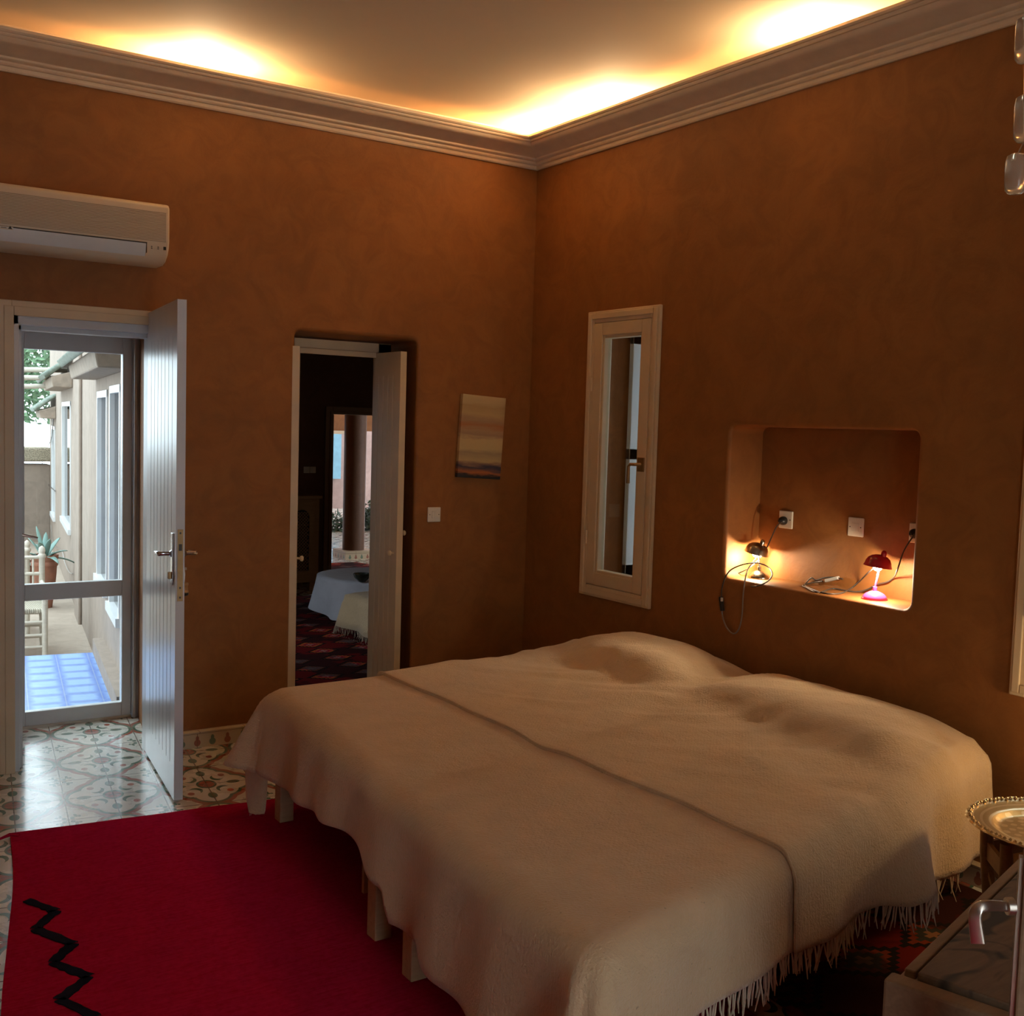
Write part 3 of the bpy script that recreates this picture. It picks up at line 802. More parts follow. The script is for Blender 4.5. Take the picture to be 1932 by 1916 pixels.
obj('cord', mb, M['clearcable'], c1, smooth=60)
a = onB(1360, 1125, -.014); b = onB(1363, 1152, -.014)
sw = obj('inline_switch', MB().bar(a, b, .018, .014, (1, 0, 0)), M['black'], c1, bevel=.003)
a2 = onB(1362, 1127, -.022); b3 = onB(1362, 1134, -.022)
obj('switch_button', MB().bar(a2, b3, .010, .006, (1, 0, 0)), M['white_plastic'], sw)
c2 = cable('black cord lying along the niche shelf from the right socket to the red lamp',
      [(1726, 1008, .19), (1714, 1024, .17), (1703, 1045, .15), (1692, 1078, .13), (1685, 1090, 'f'), (1672, 1098, 'f'), (1655, 1102, 'f'), (1635, 1112, 'f'), (1615, 1116, 'f'), (1592, 1113, 'f'), (1570, 1110, 'f'), (1552, 1116, 'f'), (1538, 1116, 'f'), (1522, 1108, 'f'), (1515, 1104, 'f'), (1532, 1099, 'f'), (1552, 1096, 'f')],
      (1728, 1006, .22), None, 'rubber')
mb = MB().tube(smooth_path([niche_pt(*q) for q in ((1590, 1092, 'f'), (1575, 1089, 'f'), (1558, 1089, 'f'), (1540, 1094, 'f'), (1531, 1090, 'f'), (1522, 1098, 'f'), (1519, 1104, 'f'), (1535, 1112, 'f'), (1558, 1119, 'f'), (1585, 1119, 'f'), (1605, 1110, 'f'), (1622, 1096, 'f'), (1640, 1078, .14), (1650, 1070, .12))]), .0032, 7)
obj('cord', mb, M['rubber'], c2, smooth=60)
a = niche_pt(1558, 1098, 'f'); b = niche_pt(1582, 1092, 'f'); a.z += .006; b.z += .006
sw = obj('inline_switch', MB().bar(a, b, .018, .014), M['grey_plastic'], c2, bevel=.003)
# ------------------------------------------------------------------ rugs
def rugmesh(corners, n, z0, z1, wob=.012, mats=None, seed=0):
    a, b, c, d = [Vector((p[0], p[1], 0)) for p in corners]     # a-b far edge, d-c near edge
    rows = []
    for i in range(n + 1):
        v = i / n; r = []
        for j in range(n + 1):
            u = j / n
            p = (a * (1-u) + b * u) * (1-v) + (d * (1-u) + c * u) * v
            if j in (0, n): p.x += noise.noise(Vector((v * 5, seed + j, 0))) * wob * 2
            if i in (0, n): p.y += noise.noise(Vector((u * 6, seed + i + 9, 0))) * wob
            p.z = z1 + noise.noise(Vector((p.x * 3, p.y * 3, seed))) * .0025
            r.append(p)
        rows.append(r)
    mb = MB(); mb.grid(rows)
    per = rows[0] + [r[-1] for r in rows[1:]] + rows[-1][-2::-1] + [r[0] for r in rows[-2:0:-1]]
    k = len(per); vs = per + [Vector((p.x, p.y, z0)) for p in per]
    mb.add(vs, [(i, (i+1) % k, k + (i+1) % k, k + i) for i in range(k)])
    return mb
tl = onZ(19, 1577); tr = onZ(513, 1512); ll = onZ(8, 1790)
dv = Vector((-.10, -1.0, 0))
rc = [(tl.x, tl.y), (-1.15, -.98), (-1.6, -5.6), (-3.63, -5.3)]
mb = rugmesh(rc, 40, .001, .012)
mb.mi = 1
zz = [onZ(*q, .0135) for q in ((50, 1698), (105, 1718), (66, 1752), (138, 1780), (99, 1815), (168, 1842), (112, 1885), (182, 1918), (150, 1960), (228, 1995), (190, 2040))]
# stepped zigzag, woven with ragged edges
for p, q in zip(zz[:-1], zz[1:]):
    n = 9; d = (q - p); nr = Vector((-d.y, d.x, 0)).normalized(); L = []; Rr = []
    for i in range(n + 1):
        c = p + d * (i / n); c.z = .0155
        w0 = .016 + random.uniform(-.003, .003)
        L.append(c + nr * w0); Rr.append(c - nr * (w0 + random.uniform(-.002, .003)))
    mb.grid([L, Rr])
    mb.grid([[Vector((v.x, v.y, .012)) for v in L], L]); mb.grid([Rr, [Vector((v.x, v.y, .012)) for v in Rr]])
mb.mi = 0
c0 = onZ(19, 1577, .012)
mb.tube([c0 + Vector((.03, -.01, 0)), c0 + Vector((0, .005, .004)), onZ(0, 1582, .010), onZ(-40, 1590, .008)], [.006, .008, .005, .003], 6)
o = obj('red_rug', mb, [M['rug'], M['rug_black']], smooth=30)
tag(o, 'crimson wool rug with a black zigzag, between the doorway and the bed', 'rug')
o = obj('kilim_rug', rugmesh([(-1.05, -1.6), (-.06, -1.5), (-.06, -5.3), (-1.55, -5.4)], 16, .001, .009, seed=4), M['kilim2'])
tag(o, 'dark red patterned kilim on the floor beside the near side of the bed', 'rug')

# ------------------------------------------------------------------ bed
def bed(label, FH, FF, NF, NH, legz):
    """corners: far head, far foot, near foot, near head (x, y)"""
    t = thing('single_bed', label, 'bed', ((FF[0] + NF[0]) / 2, (FF[1] + NF[1]) / 2, 0))
    P = [Vector((p[0], p[1], 0)) for p in (FH, FF, NF, NH)]
    up = Vector((0, 0, 1))
    for i in range(4):
        cc = sum(P, Vector()) / 4; a = P[i] + (cc - P[i]).normalized() * .07 + up * .27; b = P[(i+1) % 4] + (cc - P[(i+1) % 4]).normalized() * .07 + up * .27
        obj('side_rail', MB().bar(a, b, .03, .10), M['leg_wood'], t, bevel=.003)
    for i in range(4):
        c = P[i]; ctr = sum(P, Vector()) / 4; q = c + (ctr - c).normalized() * .035
        z0 = legz
        obj('leg', MB().bar(q + up * z0, q + up * .30, .058, .058, (0, 1, 0)), M['leg_wood'], t, bevel=.004)
    mb = MB()
    for i in range(9):
        u = (i + .5) / 9
        mb.bar(P[0].lerp(P[1], u) + up * .315, P[3].lerp(P[2], u) + up * .315, .07, .018)
    obj('slats', mb, M['leg_wood'], t)
    for k in (0, 1):
        p = P[1].lerp(P[2], .5) if k else P[1].lerp(P[2], .9)
    rows = []
    ctr = sum(P, Vector()) / 4
    mb = MB(); ins = [p + (ctr - p).normalized() * .02 for p in P]
    mb.add([p + up * .326 for p in ins] + [p + up * .485 for p in ins], [(3,2,1,0),(4,5,6,7),(0,1,5,4),(1,2,6,5),(2,3,7,6),(3,0,4,7)])
    obj('mattress', mb, M['mattress'], t, bevel=.035, smooth=50)
    return t, P
FH, FF, NF, NH = (-.06, -.97), (-1.93, -1.10), (-2.19, -3.50), (-.10, -2.95)
lg = onZ(538, 1548, .012); lg2 = onZ(715, 1765, .012); lg3 = onZ(762, 1856, .012)
b1_, P_ = bed('pine single bed under the far half of the cream covers', (-.09, -1.02), (lg.x - .03, lg.y + .03), (lg2.x - .03, lg2.y - .02), (-.10, -2.08), .012)
b2_, P_ = bed('pine single bed under the near half of the cream covers', (-.10, -2.14), (lg3.x + .015, lg3.y + .03), (-2.10, -3.30), (-.20, -2.72), .012)
mb = MB(); q = onB(690, 1655, -1.98)
for dy in (0, -.05): mb.box((q.x - .01, q.y + dy - .008, q.z - .05), (q.x + .06, q.y + dy + .008, .30))
obj('bracket', mb, M['leg_wood'], b1_)

LX, WY = 1.90, 2.20
def bl(lx, ly):
    a = lx / LX; b = ly / WY
    x = (FH[0] * (1-a) + FF[0] * a) * (1-b) + (NH[0] * (1-a) + NF[0] * a) * b
    y = (FH[1] * (1-a) + FF[1] * a) * (1-b) + (NH[1] * (1-a) + NF[1] * a) * b
    return x, y
def sg(t, w, p=4): return math.exp(-abs(t / w) ** p)
def interp(x, pts):
    if x <= pts[0][0]: return pts[0][1]
    for (a, b), (c, d) in zip(pts[:-1], pts[1:]):
        if x <= c:
            t = (x - a) / (c - a); t = t * t * (3 - 2 * t); return b + (d - b) * t
    return pts[-1][1]
ZT = .535
PIL1, PIL2 = .105, .085
def topz(lx, ly):
    z = ZT
    z += PIL1 * sg(lx - .27, .25, 5) * sg(ly - .53, .44, 4)
    z += PIL2 * sg(lx - .25, .25, 5) * sg(ly - 1.62, .52, 6)
    z += .015 * sg(lx - .55, .25, 2) * sg(ly - 1.0, .5, 2)
    # sag between the two mattresses, softened by the cloth
    z -= .012 * sg(ly - 1.16, .09, 2) * (1 - sg(lx, .6, 4))
    # soft creases fanning from the pillows
    hd = sg(lx - .62, .5, 4)
    u = lx * .8 + ly * .55; v = ly * .8 - lx * .45
    z += hd * .011 * noise.noise(Vector((v * 2.0, u * 7.0, 0.3)))
    z += hd * .008 * noise.noise(Vector((v * 3.0 + 4, u * 15.0, 1.3)))
    z += .008 * noise.noise(Vector((lx * 1.6, ly * 1.3, 5.0)))
    rd = abs(noise.noise(Vector((v * 1.2 + 2, u * 5.0, 7.7))))
    z += hd * .012 * max(0, .25 - rd) / .25
    return z
def foot_len(ly):
    return interp(ly, [(-.3, .33), (.0, .34), (.10, .33), (.25, .325), (.5, .30), (.75, .265), (.92, .245), (1.1, .255), (1.25, .275), (1.30, .365), (1.5, .365), (1.62, .375), (1.85, .37), (2.2, .36)]) 
def near_len(lx):
    return interp(lx, [(-.1, .38), (.35, .37), (.62, .285), (1.0, .27), (1.4, .255), (1.8, .27), (2.1, .30)])
RR = .075
def drape(lx, ly, off=0.0):
    """lx, ly beyond the bed edge are lengths of hanging cloth"""
    i0, i1, j0, j1 = RR * .4, LX - RR * .4, RR * .4, WY - RR * .4
    qx = min(max(lx, i0), i1); qy = min(max(ly, j0), j1)
    dx, dy = lx - qx, ly - qy
    D = max(abs(dx), abs(dy)); hyp = math.hypot(dx, dy)
    z = topz(qx, qy)
    if D < 1e-9:
        x, y = bl(lx, ly); return Vector((x, y, z + off))
    nx, ny = dx / hyp, dy / hyp
    s = qy * 1.0 if abs(dx) > abs(dy) else 10 + qx
    s = qy + qx * 1.0 + math.atan2(ny, nx) * .12
    e = max(0, D - RR * .6)
    rp = noise.noise(Vector((qx * 3.2, qy * 3.2, 2.2))) * .10 + .05 * math.sin(s * 17 + 2 * noise.noise(Vector((s * 2, 0, 0))))
    corner = min(abs(nx), abs(ny)) * 1.4
    rp += corner * .16 * math.sin(math.atan2(ny, nx) * 7)
    if dy > 0: rp += .30 * sg(qx - .60, .13, 2) + .02 * sg(qx - .12, .30, 4)
    flare = (.10 + corner * .34) if dx > 0 or dy != 0 else 0
    a = min(D / RR, PI / 2)
    out = RR * math.sin(a) + e * (flare + rp) + off
    down = RR * (1 - math.cos(a)) + max(0, D - RR * PI / 2) * .985
    if dx < 0 and abs(dx) > abs(dy): out = min(out, .045)
    x, y = bl(qx, qy)
    v = Vector((x + 0, y, 0)) 
    # local axes: +lx is world -x, +ly is world -y
    v += Vector((-nx * out, -ny * out, 0))
    v.z = max(z - down + (off if D < .05 else 0), .02)
    v.x = min(v.x, -.012)
    return v
def samples(a, b, n): return [a + (b - a) * i / n for i in range(n + 1)]
def sheet(lx0, lx1, foot, off, nx, ny, wav=0, taper=0):
    us = samples(lx0, min(lx1, LX), nx)
    uo = samples(0, 1, 18)[1:] if foot else []
    ws = samples(0, WY, ny); wo = samples(0, 1, 16)[1:]
    rows = []
    far = .30
    for ui, u in enumerate(us + [('o', q) for q in uo]):
        r = []
        for w in [('f', -q) for q in reversed(wo)] + ws + [('n', q) for q in wo]:
            wy = w if not isinstance(w, tuple) else None
            lyq = wy if wy is not None else (0 if w[0] == 'f' else WY)
            lxq = u if not isinstance(u, tuple) else LX
            if not isinstance(u, tuple) and taper: lxq = u * (1 - taper * lyq / WY)
            lx = lxq + (u[1] * foot_len(lyq) if isinstance(u, tuple) else 0)
            ly = lyq + (0 if wy is not None else (w[1] * far if w[0] == 'f' else w[1] * near_len(lxq)))
            if wav and lx0 >= 0 and ui == len(us) - 1: lx += wav * noise.noise(Vector((lyq * 3, 3, 0)))
            r.append(drape(lx, ly, off))
        rows.append(r)
    return rows
def fringe(p0s, L, n_per=1.0, seed=1):
    """yarn tassels hanging from a polyline of points"""
    rnd = random.Random(seed); mb = MB()
    acc = 0
    for a, b in zip(p0s[:-1], p0s[1:]):
        seg = (b - a).length; n = max(1, int(seg / .0085 * n_per))
        for i in range(n):
            p = a.lerp(b, (i + rnd.random() * .6) / n); l = L * rnd.uniform(.65, 1.15)
            d = Vector((rnd.uniform(-.25, .25), rnd.uniform(-.2, .2), -1)).normalized(); d2 = (d + Vector((rnd.uniform(-.3, .3), rnd.uniform(-.2, .2), 0))).normalized()
            q1 = p + d * l * .5; q2 = q1 + d2 * l * .5
            if q2.z < .014: q2.z = .014
            mb.tube([p + Vector((0, 0, .004)), q1, q2], [.0022, .0026, .0012], 4, caps=False)
    return mb
rows1 = sheet(0, LX, True, 0.0, 90, 110)
# the far-foot corner of the spread hangs lower as a tail
mb = MB().grid(rows1)
sp = obj('bedspread', mb, M['spread'], None, smooth=True, solid=.005)
tag(sp, 'plain cream woven bedspread over the foot of the bed, hanging down to the red rug', 'bedspread')
edge = [r[-1] for r in rows1]
sel = [p for p in edge if p.x < -1.15]
f = obj('fringe', fringe(sel, .075, seed=3), M['fringe'], sp, label='knotted yarn fringe along the near hem'); f['kind'] = 'stuff'
# tail at the far foot corner
tp = [onB(x, y, -2.02) for x, y in ((458, 1462), (470, 1500), (472, 1528), (484, 1546), (497, 1546), (503, 1520), (504, 1480), (500, 1462))]
tb = MB(); rows = []
for t_ in range(9):
    t = t_ / 8; lft = [onB(x, y, -1.99) for x, y in ((478, 1400), (466, 1450), (468, 1500), (475, 1528), (483, 1542))]
    rgt = [onB(x, y, -1.96) for x, y in ((512, 1400), (506, 1470), (504, 1505), (502, 1528), (497, 1542))]
    r = []
    for a, b in zip(lft, rgt):
        p = a.lerp(b, t); p.x -= .03 * math.sin(t * PI) + .006 * math.sin(t * 9); r.append(p)
    rows.append(r)
obj('corner_tail', tb.grid(rows), M['spread'], sp, smooth=True, solid=.005, label='corner of the spread hanging lower, with a tassel')
f = obj('tassel', fringe([r[-1] for r in rows], .06, 2.2, seed=8), M['fringe'], sp); f['kind'] = 'stuff'
rows2 = sheet(-.0, 1.405, False, .012, 80, 110, wav=.02, taper=.135)
# rolled edge towards the foot
last = rows2[-1]
rows2.append([p + Vector((-.010, 0, -.004)) for p in last]); rows2.append([p + Vector((-.008, 0, -.013)) for p in last])
bk = obj('wool_throw', MB().grid(rows2), M['blanket'], None, smooth=True, solid=.005)
tag(bk, 'cream wool throw covering the pillows and the head half of the bed', 'throw')
edge = [r[-1] for r in rows2 if r[-1].x < -.42]
f = obj('fringe', fringe(edge, .075, seed=5), M['fringe'], bk, label='knotted yarn fringe along the near hem'); f['kind'] = 'stuff'
mb = MB().tube([p + Vector((-.009, 0, .001)) for p in last[14:]], .0045, 6)
obj('rolled_hem', mb, M['blanket'], bk, smooth=True)

# ------------------------------------------------------------------ brass tray table
TZ = .50
tcx = onZ(1994, 1564, TZ)
tl_ = onZ(1833, 1556, TZ)
TR = (Vector((tl_.x, tl_.y, 0)) - Vector((tcx.x, tcx.y, 0))).length
tc = Vector((tcx.x, tcx.y, TZ))
t = thing('tray_stand', 'dark folding wooden stand carrying the brass tray beside the bed head', 'table', (tc.x, tc.y, 0))
legs = []
for k in range(6):
    a = 2 * PI * k / 6 + 2.95
    p = Vector((tc.x + math.cos(a) * TR * .62, tc.y + math.sin(a) * TR * .62, 0)); q = Vector((tc.x + math.cos(a) * TR * .80, tc.y + math.sin(a) * TR * .80, TZ - .018))
    legs.append((p, q))
    obj('leg', MB().tube([p, p.lerp(q, .3), p.lerp(q, .8), q], [.013, .016, .021, .016], 12), M['tray_wood'], t, smooth=40)
for k in range(6):
    p0, q0 = legs[k]; p1, q1 = legs[(k + 1) % 6]
    mb = MB()
    mb.bar(p0.lerp(q0, .82), p1.lerp(q1, .82), .012, .05); mb.bar(p0.lerp(q0, .25), p1.lerp(q1, .25), .012, .025)
    mid = (p0.lerp(q0, .55) + p1.lerp(q1, .55)) / 2
    mb.bar(p0.lerp(q0, .72), mid, .010, .014); mb.bar(p1.lerp(q1, .72), mid, .010, .014); mb.bar(p0.lerp(q0, .35), mid, .010, .014); mb.bar(p1.lerp(q1, .35), mid, .010, .014)
    obj('stretcher', mb, M['tray_wood'], t)
tr_ = thing('brass_tray', 'round engraved brass tray with a scalloped rim on the wooden stand', 'tray', (tc.x, tc.y, TZ))
mb = MB(); n = 144; prf = [(0, -.016), (.30, -.016), (.60, -.016), (.66, -.013), (.70, -.004), (.76, .000), (.86, .003), (.93, .007), (.985, .010), (1.0, .006), (.985, .002), (.93, -.001), (.86, -.006), (.76, -.010), (.70, -.016), (.66, -.020), (0, -.022)]
vs = []
for r, z in prf:
    for j in range(n):
        a = 2 * PI * j / n; rr = TR * r
        if r > .9: rr += TR * .028 * abs(math.sin(a * 16)) * (r - .88) / .12
        zz_ = z + (.004 * abs(math.sin(a * 16)) if r > .95 else 0)
        vs.append(Vector((rr * math.cos(a), rr * math.sin(a), zz_)))
fs = [(i*n+j, i*n+(j+1) % n, (i+1)*n+(j+1) % n, (i+1)*n+j) for i in range(len(prf)-1) for j in range(n)]
mb.add(vs, fs); obj('tray_dish', mb, M['tray'], tr_, smooth=50, local=True)
mb = MB()
for j in range(96):
    a = 2 * PI * j / 96; rr = TR * (.955 + .018 * abs(math.sin(a * 16)))
    mb.lathe([(.0, .007), (.0050, .003), (.0055, 0), (0, -.003)], (rr * math.cos(a), rr * math.sin(a), .011), 6)
obj('rim_beading', mb, M['tray'], tr_, smooth=60, local=True)
# lamp beyond the right picture edge that lights the tray and the bed head
lamp('bedside_lamp_light', (-.13, -3.47, .74), 5.5, (1, .68, .34), .05)

# ------------------------------------------------------------------ low wooden bench in the right foreground
BZ = .60
pa = onZ(1696, 1822, BZ); pb = onZ(1932, 1598, BZ)
ex = Vector((pb.x - pa.x, pb.y - pa.y, 0)).normalized(); ey = Vector((ex.y, -ex.x, 0))
MBn = Matrix(((ex.x, ey.x, 0, pa.x), (ex.y, ey.y, 0, pa.y), (0, 0, 1, 0), (0, 0, 0, 1)))
bn = thing('wooden_table', 'low rough wooden table with dark knots in its top, right foreground', 'table', (pa.x, pa.y, 0))
LB = .95
o = obj('table_top', MB().box((-.0, .035, BZ - .03), (LB, .45, BZ), MBn), M['bench_wood'], bn, bevel=.004)
obj('side_rail', MB().box((.03, .0, BZ - .055), (LB, .022, BZ - .015), MBn), M['bench_edge'], bn, bevel=.003)
obj('side_rail', MB().box((.03, .45, BZ - .085), (LB, .475, BZ - .03), MBn), M['bench_edge'], bn, bevel=.003)
obj('end_board', MB().box((-.045, -.012, .06), (-.002, .49, BZ - .012), MBn), M['bench_edge'], bn, bevel=.006)
for a in (-.04, LB - .06):
    for b in (-.008, .43):
        obj('leg', MB().box((a + .045, b, 0.0), (a + .095, b + .05, BZ - .03), MBn), M['bench_edge'], bn, bevel=.004)

# ------------------------------------------------------------------ casement leaf with lever handle, nearest the viewer
T = 1.72
hp0 = CAM + ray(1904, 1706) * T
top = CAM + ray(1931, 1606) * T; bot = CAM + ray(1893, 1930) * T
dirv = Vector((.60, -.80, 0)).normalized()
vert = Vector((0, 0, 1))
cs = thing('open_casement', 'grey-edged glazed casement standing open at the lower right corner, lever handle on it', 'window', tuple(Vector((hp0.x, hp0.y, .0))))
def cp(a, th, z): return Vector((hp0.x, hp0.y, 0)) + dirv * (a + .018) + Vector((dirv.y, -dirv.x, 0)) * -th + vert * z
def cbox(mb, a0, a1, t0, t1, z0, z1):
    vs = [cp(a, t, z) for z in (z0, z1) for a, t in ((a0, t0), (a1, t0), (a1, t1), (a0, t1))]
    return mb.add(vs, [(0,3,2,1),(4,5,6,7),(0,1,5,4),(1,2,6,5),(2,3,7,6),(3,0,4,7)])
ztp = top.z
mb = MB(); cbox(mb, 0, .055, 0, .035, .012, ztp); cbox(mb, .445, .50, 0, .035, .012, ztp); cbox(mb, .055, .445, 0, .035, ztp - .055, ztp); cbox(mb, .055, .445, 0, .035, .012, .10)
cf = obj('casement_frame', mb, M['bench_edge'], cs, bevel=.004)
obj('edge_seal', cbox(MB(), -.006, .0, .010, .026, .02, ztp - .01), M['steel'], cs)
obj('glass_pane', cbox(MB(), .055, .445, .014, .018, .10, ztp - .055), M['glass'], cs)
def hpx(x, y, dt=0): return CAM + ray(x, y) * (T + dt)
pts = [hpx(1916, 1709), hpx(1895, 1709), hpx(1866, 1708, -.01), hpx(1848, 1712, -.012), hpx(1840, 1726, -.012), hpx(1842, 1752, -.010), hpx(1846, 1780, -.008)]
mb = MB(); hpts = pts
def flat(path, wid, th):
    rows = []; P = smooth_path(path, 6); nv = (CAM - hp0).normalized()
    for i, p in enumerate(P):
        d = (P[min(i + 1, len(P) - 1)] - P[max(i - 1, 0)]).normalized(); a = d.cross(nv).normalized(); t = i / (len(P) - 1); w = wid[0] + (wid[1] - wid[0]) * t; h = th[0] + (th[1] - th[0]) * t
        rows.append([p + a * w * math.copysign(abs(math.cos(q)) ** .55, math.cos(q)) + nv * h * math.copysign(abs(math.sin(q)) ** .55, math.sin(q)) for q in [2 * PI * k / 20 for k in range(21)]])
    return rows
rw = flat(pts, (.0072, .0112), (.0072, .005)); mb.grid(rw); mb.add(rw[-1][:20], [tuple(range(20))])
obj('lever_handle', mb, M['steel'], cf, smooth=50)
R2 = (pts[1] - pts[0]).normalized()
mb = MB(); mb.tube([hpx(1899, 1709), hpx(1912, 1709)], .0135, 16); obj('handle_collar', mb, M['steel'], cf, smooth=40)

# ------------------------------------------------------------------ hanging glass drops at the right edge
gd = thing('glass_pendant', 'string of hanging frosted glass drops at the upper right edge', 'pendant', tuple(hpx(1925, 60)))
m, nt, b = newmat('amber_glass'); setc(b, (.85, .72, .52)); b.inputs['Transmission Weight'].default_value = .85; b.inputs['Roughness'].default_value = .16; b.inputs['IOR'].default_value = 1.3
M['amber'] = m
for (x, y, w, h) in ((1934, 75, 18, 84), (1933, 224, 19, 86), (1917, 328, 20, 74)):
    c = CAM + ray(x, y) * 1.6; k = 1.6 / FPX
    H_, W_ = h * k / 2, w * k
    obj('glass_drop', MB().lathe([(0, -H_), (W_ * .6, -H_), (W_ * .92, -H_ * .84), (W_, -H_ * .3), (W_, H_ * .6), (W_ * .9, H_ * .88), (W_ * .5, H_), (0, H_)], c, 20), M['amber'], gd, smooth=50)
obj('wire', MB().tube([CAM + ray(*q) * 1.6 for q in ((1940, -30), (1934, 30), (1934, 120), (1933, 182), (1933, 265), (1918, 295))], .0012, 6), M['steel'], gd)
# ================================================================== alley outside the glazed door
GZ = -.25
u8 = Vector((.153, .988, 0)).normalized(); AO = Vector((-1.985, .85, 0)); an = Vector((-u8.y, u8.x, 0))   # an points into the alley (-x)
def AW(s, z, d=0.0): return AO + u8 * s - an * d + Vector((0, 0, z))
def alley(x, y, off=0.0):
    p = onplane(x, y, AO + an * off, an); q = p - AO; return q.dot(u8), p.z
aws = [((183, 745), (207, 735), 1092, 1130), ]
def span(xa, xb, yt, yb):   # pixel columns far, near
    sa, za = alley(xa, yt[0]); sb, zb = alley(xb, yt[1]); s2, z0 = alley(xa, yb[0]); s3, z1 = alley(xb, yb[1])
    return min(sa, sb), max(sa, sb), (z0 + z1) / 2, (za + zb) / 2
wins = []
for a in ((185, 204, (742, 732), (1092, 1128)), (209, 229, (731, 722), (1135, 1198)), (118, 134, (764, 751), (985, 1002)), (91, 97, (802, 790), (968, 972))):
    wins.append(span(*a))
wins[3] = (9.2, 10.2, .20, 1.42)
holes = [dict(x0=s0, x1=s1, z0=z0, z1=z1, c=.01, r=.006) for s0, s1, z0, z1 in wins]
struct('wall_alley', wallmesh(0, 10.9, -.6, 3.3, .22, holes, AW), M['alley'], 'pale adobe wall of the alley seen through the glazed door', smooth=30)
def apr(mb, s0, s1, z0, z1, d0, d1):
    vs = [AW(s, z, d) for d in (d0, d1) for s, z in ((s0, z0), (s1, z0), (s1, z1), (s0, z1))]
    return mb.add(vs, [(0,3,2,1),(4,5,6,7),(0,1,5,4),(1,2,6,5),(2,3,7,6),(3,0,4,7)])
for i, (s0, s1, z0, z1) in enumerate(wins):
    w = thing('window_%d' % (3 + i), ['white framed alley window, second from the glazed door', 'white framed alley window nearest the glazed door', 'white framed alley window under the farther tiled eave', 'white framed alley window farthest along the wall'][i], 'window', tuple(AW((s0 + s1) / 2, z0)), kind='structure')
    mb = MB(); f = .045
    apr(mb, s0, s0 + f, z0, z1, -.01, .05); apr(mb, s1 - f, s1, z0, z1, -.01, .05); apr(mb, s0, s1, z1 - f, z1, -.01, .05); apr(mb, s0 - .01, s1 + .01, z0 - .01, z0 + f, -.03, .05)
    obj('window_frame', mb, M['white_paint'], w)
    obj('glass_pane', apr(MB(), s0 + f, s1 - f, z0 + f, z1 - f, .02, .026), M['dark_glass'], w)
# eaves
M['roof_tile'] = simple('green_roof_tile', (.20, .24, .19), .6, var=.25, scale=30)
M['adobe_dark'] = simple('adobe_soffit', (.30, .235, .18), .95, var=.12, scale=14, bmp=.4, bscale=50)
def eave(label, s0, s1, z, dep):
    t = thing('tiled_eave', label, 'eave', tuple(AW(s0, z)), group='tiled eaves over the alley windows')
    mb = MB(); pf = [(0, 0), (dep, .0), (dep + .02, .10), (0, .16)]
    mb.prism(pf, s0, s1, lambda a, b, d: AW(d, z + b, -a)); obj('eave_block', mb, M['adobe_dark'], t, bevel=.01)
    mb = MB(); s = s0 - .02
    while s < s1 + .02:
        a = AW(s + .03, z + .105, -(dep + .08)); b = AW(s + .03, z + .30, 0)
        mb.tube([a, a.lerp(b, .5), b], [.030, .027, .024], 8)
        s += .062
    obj('roof_tiles', mb, M['roof_tile'], t, smooth=50)
s_a, z_a = alley(150, 722); s_b, z_b = alley(232, 745)
n1 = alley(229, 722)[0]; f1 = alley(183, 742)[0]
eave('tiled adobe eave nearest the glazed door', n1 - .5, f1 + .12, wins[0][3] + .09, .17)
n2 = alley(136, 751)[0]; f2 = alley(117, 764)[0]
eave('tiled adobe eave in the middle of the alley wall', n2 - .10, f2 + .25, wins[2][3] + .13, .18)
n3 = alley(97, 790)[0]; f3 = alley(91, 802)[0]
eave('tiled adobe eave farthest along the alley wall', 9.0, 10.6, wins[3][3] + .10, .18)
# buttresses between the windows
o = obj('wall_buttress', apr(MB(), alley(155, 800)[0], alley(147, 800)[0], -.3, 2.3, -.03, 0), M['alley'], bevel=.02)
tag(o, 'slight pilaster on the adobe alley wall between two windows', 'pilaster')
# ground, landing, plinth, end wall
mb = MB(); mb.box((-6, .73, -.6), (5, 16, GZ)); struct('floor_alley', mb, M['earth'], 'packed earth ground of the alley')
def al(s, w, z): return AO + u8 * s + an * w + Vector((0, 0, z))
sl = (onZ(200, 1229, -.05) - AO).dot(u8)
mb = MB(); q = [al(-.10, 0, 0), al(sl, 0, 0), al(sl, 1.6, 0), al(-.32, 1.6, 0)]
mb.add([Vector((p.x, p.y, -.6)) for p in q] + [Vector((p.x, p.y, -.05)) for p in q], [(3,2,1,0),(4,5,6,7),(0,1,5,4),(1,2,6,5),(2,3,7,6),(3,0,4,7)])
struct('floor_landing', mb, M['blue_tile'], 'blue tiled landing outside the glazed door')
mb = MB(); q = [al(.1, 0, 0), al(sl, 0, 0), al(sl, .07, 0), al(.1, .07, 0)]
mb.add([Vector((p.x, p.y, -.05)) for p in q] + [Vector((p.x, p.y, .05)) for p in q], [(3,2,1,0),(4,5,6,7),(0,1,5,4),(1,2,6,5),(2,3,7,6),(3,0,4,7)])
o = struct('trim_2', mb, M['alley'], 'low adobe kerb along the blue landing')
struct('wall_passage', MB().box((-2.95, .72, -.3), (-2.72, 1.0, 2.6)), M['alley'], 'adobe jamb left of the glazed door outside')
mb = MB(); e0 = al(9.3, 0, 0)
mb.box((-4.5, 11.6, -.6), (-.30, 11.9, .86)); struct('wall_end', mb, M['alley'], 'low adobe wall closing the alley', bevel=.03)
M['thatch'] = simple('reed_thatch', (.42, .36, .26), 1, var=.3, scale=60, bmp=.8, bscale=120)
o = obj('reed_capping', MB().box((-4.5, 11.5, .90), (-.30, 11.95, 1.10)), M['thatch'], bevel=.03); tag(o, 'reed capping along the top of the end wall', 'reed fence')
o = None
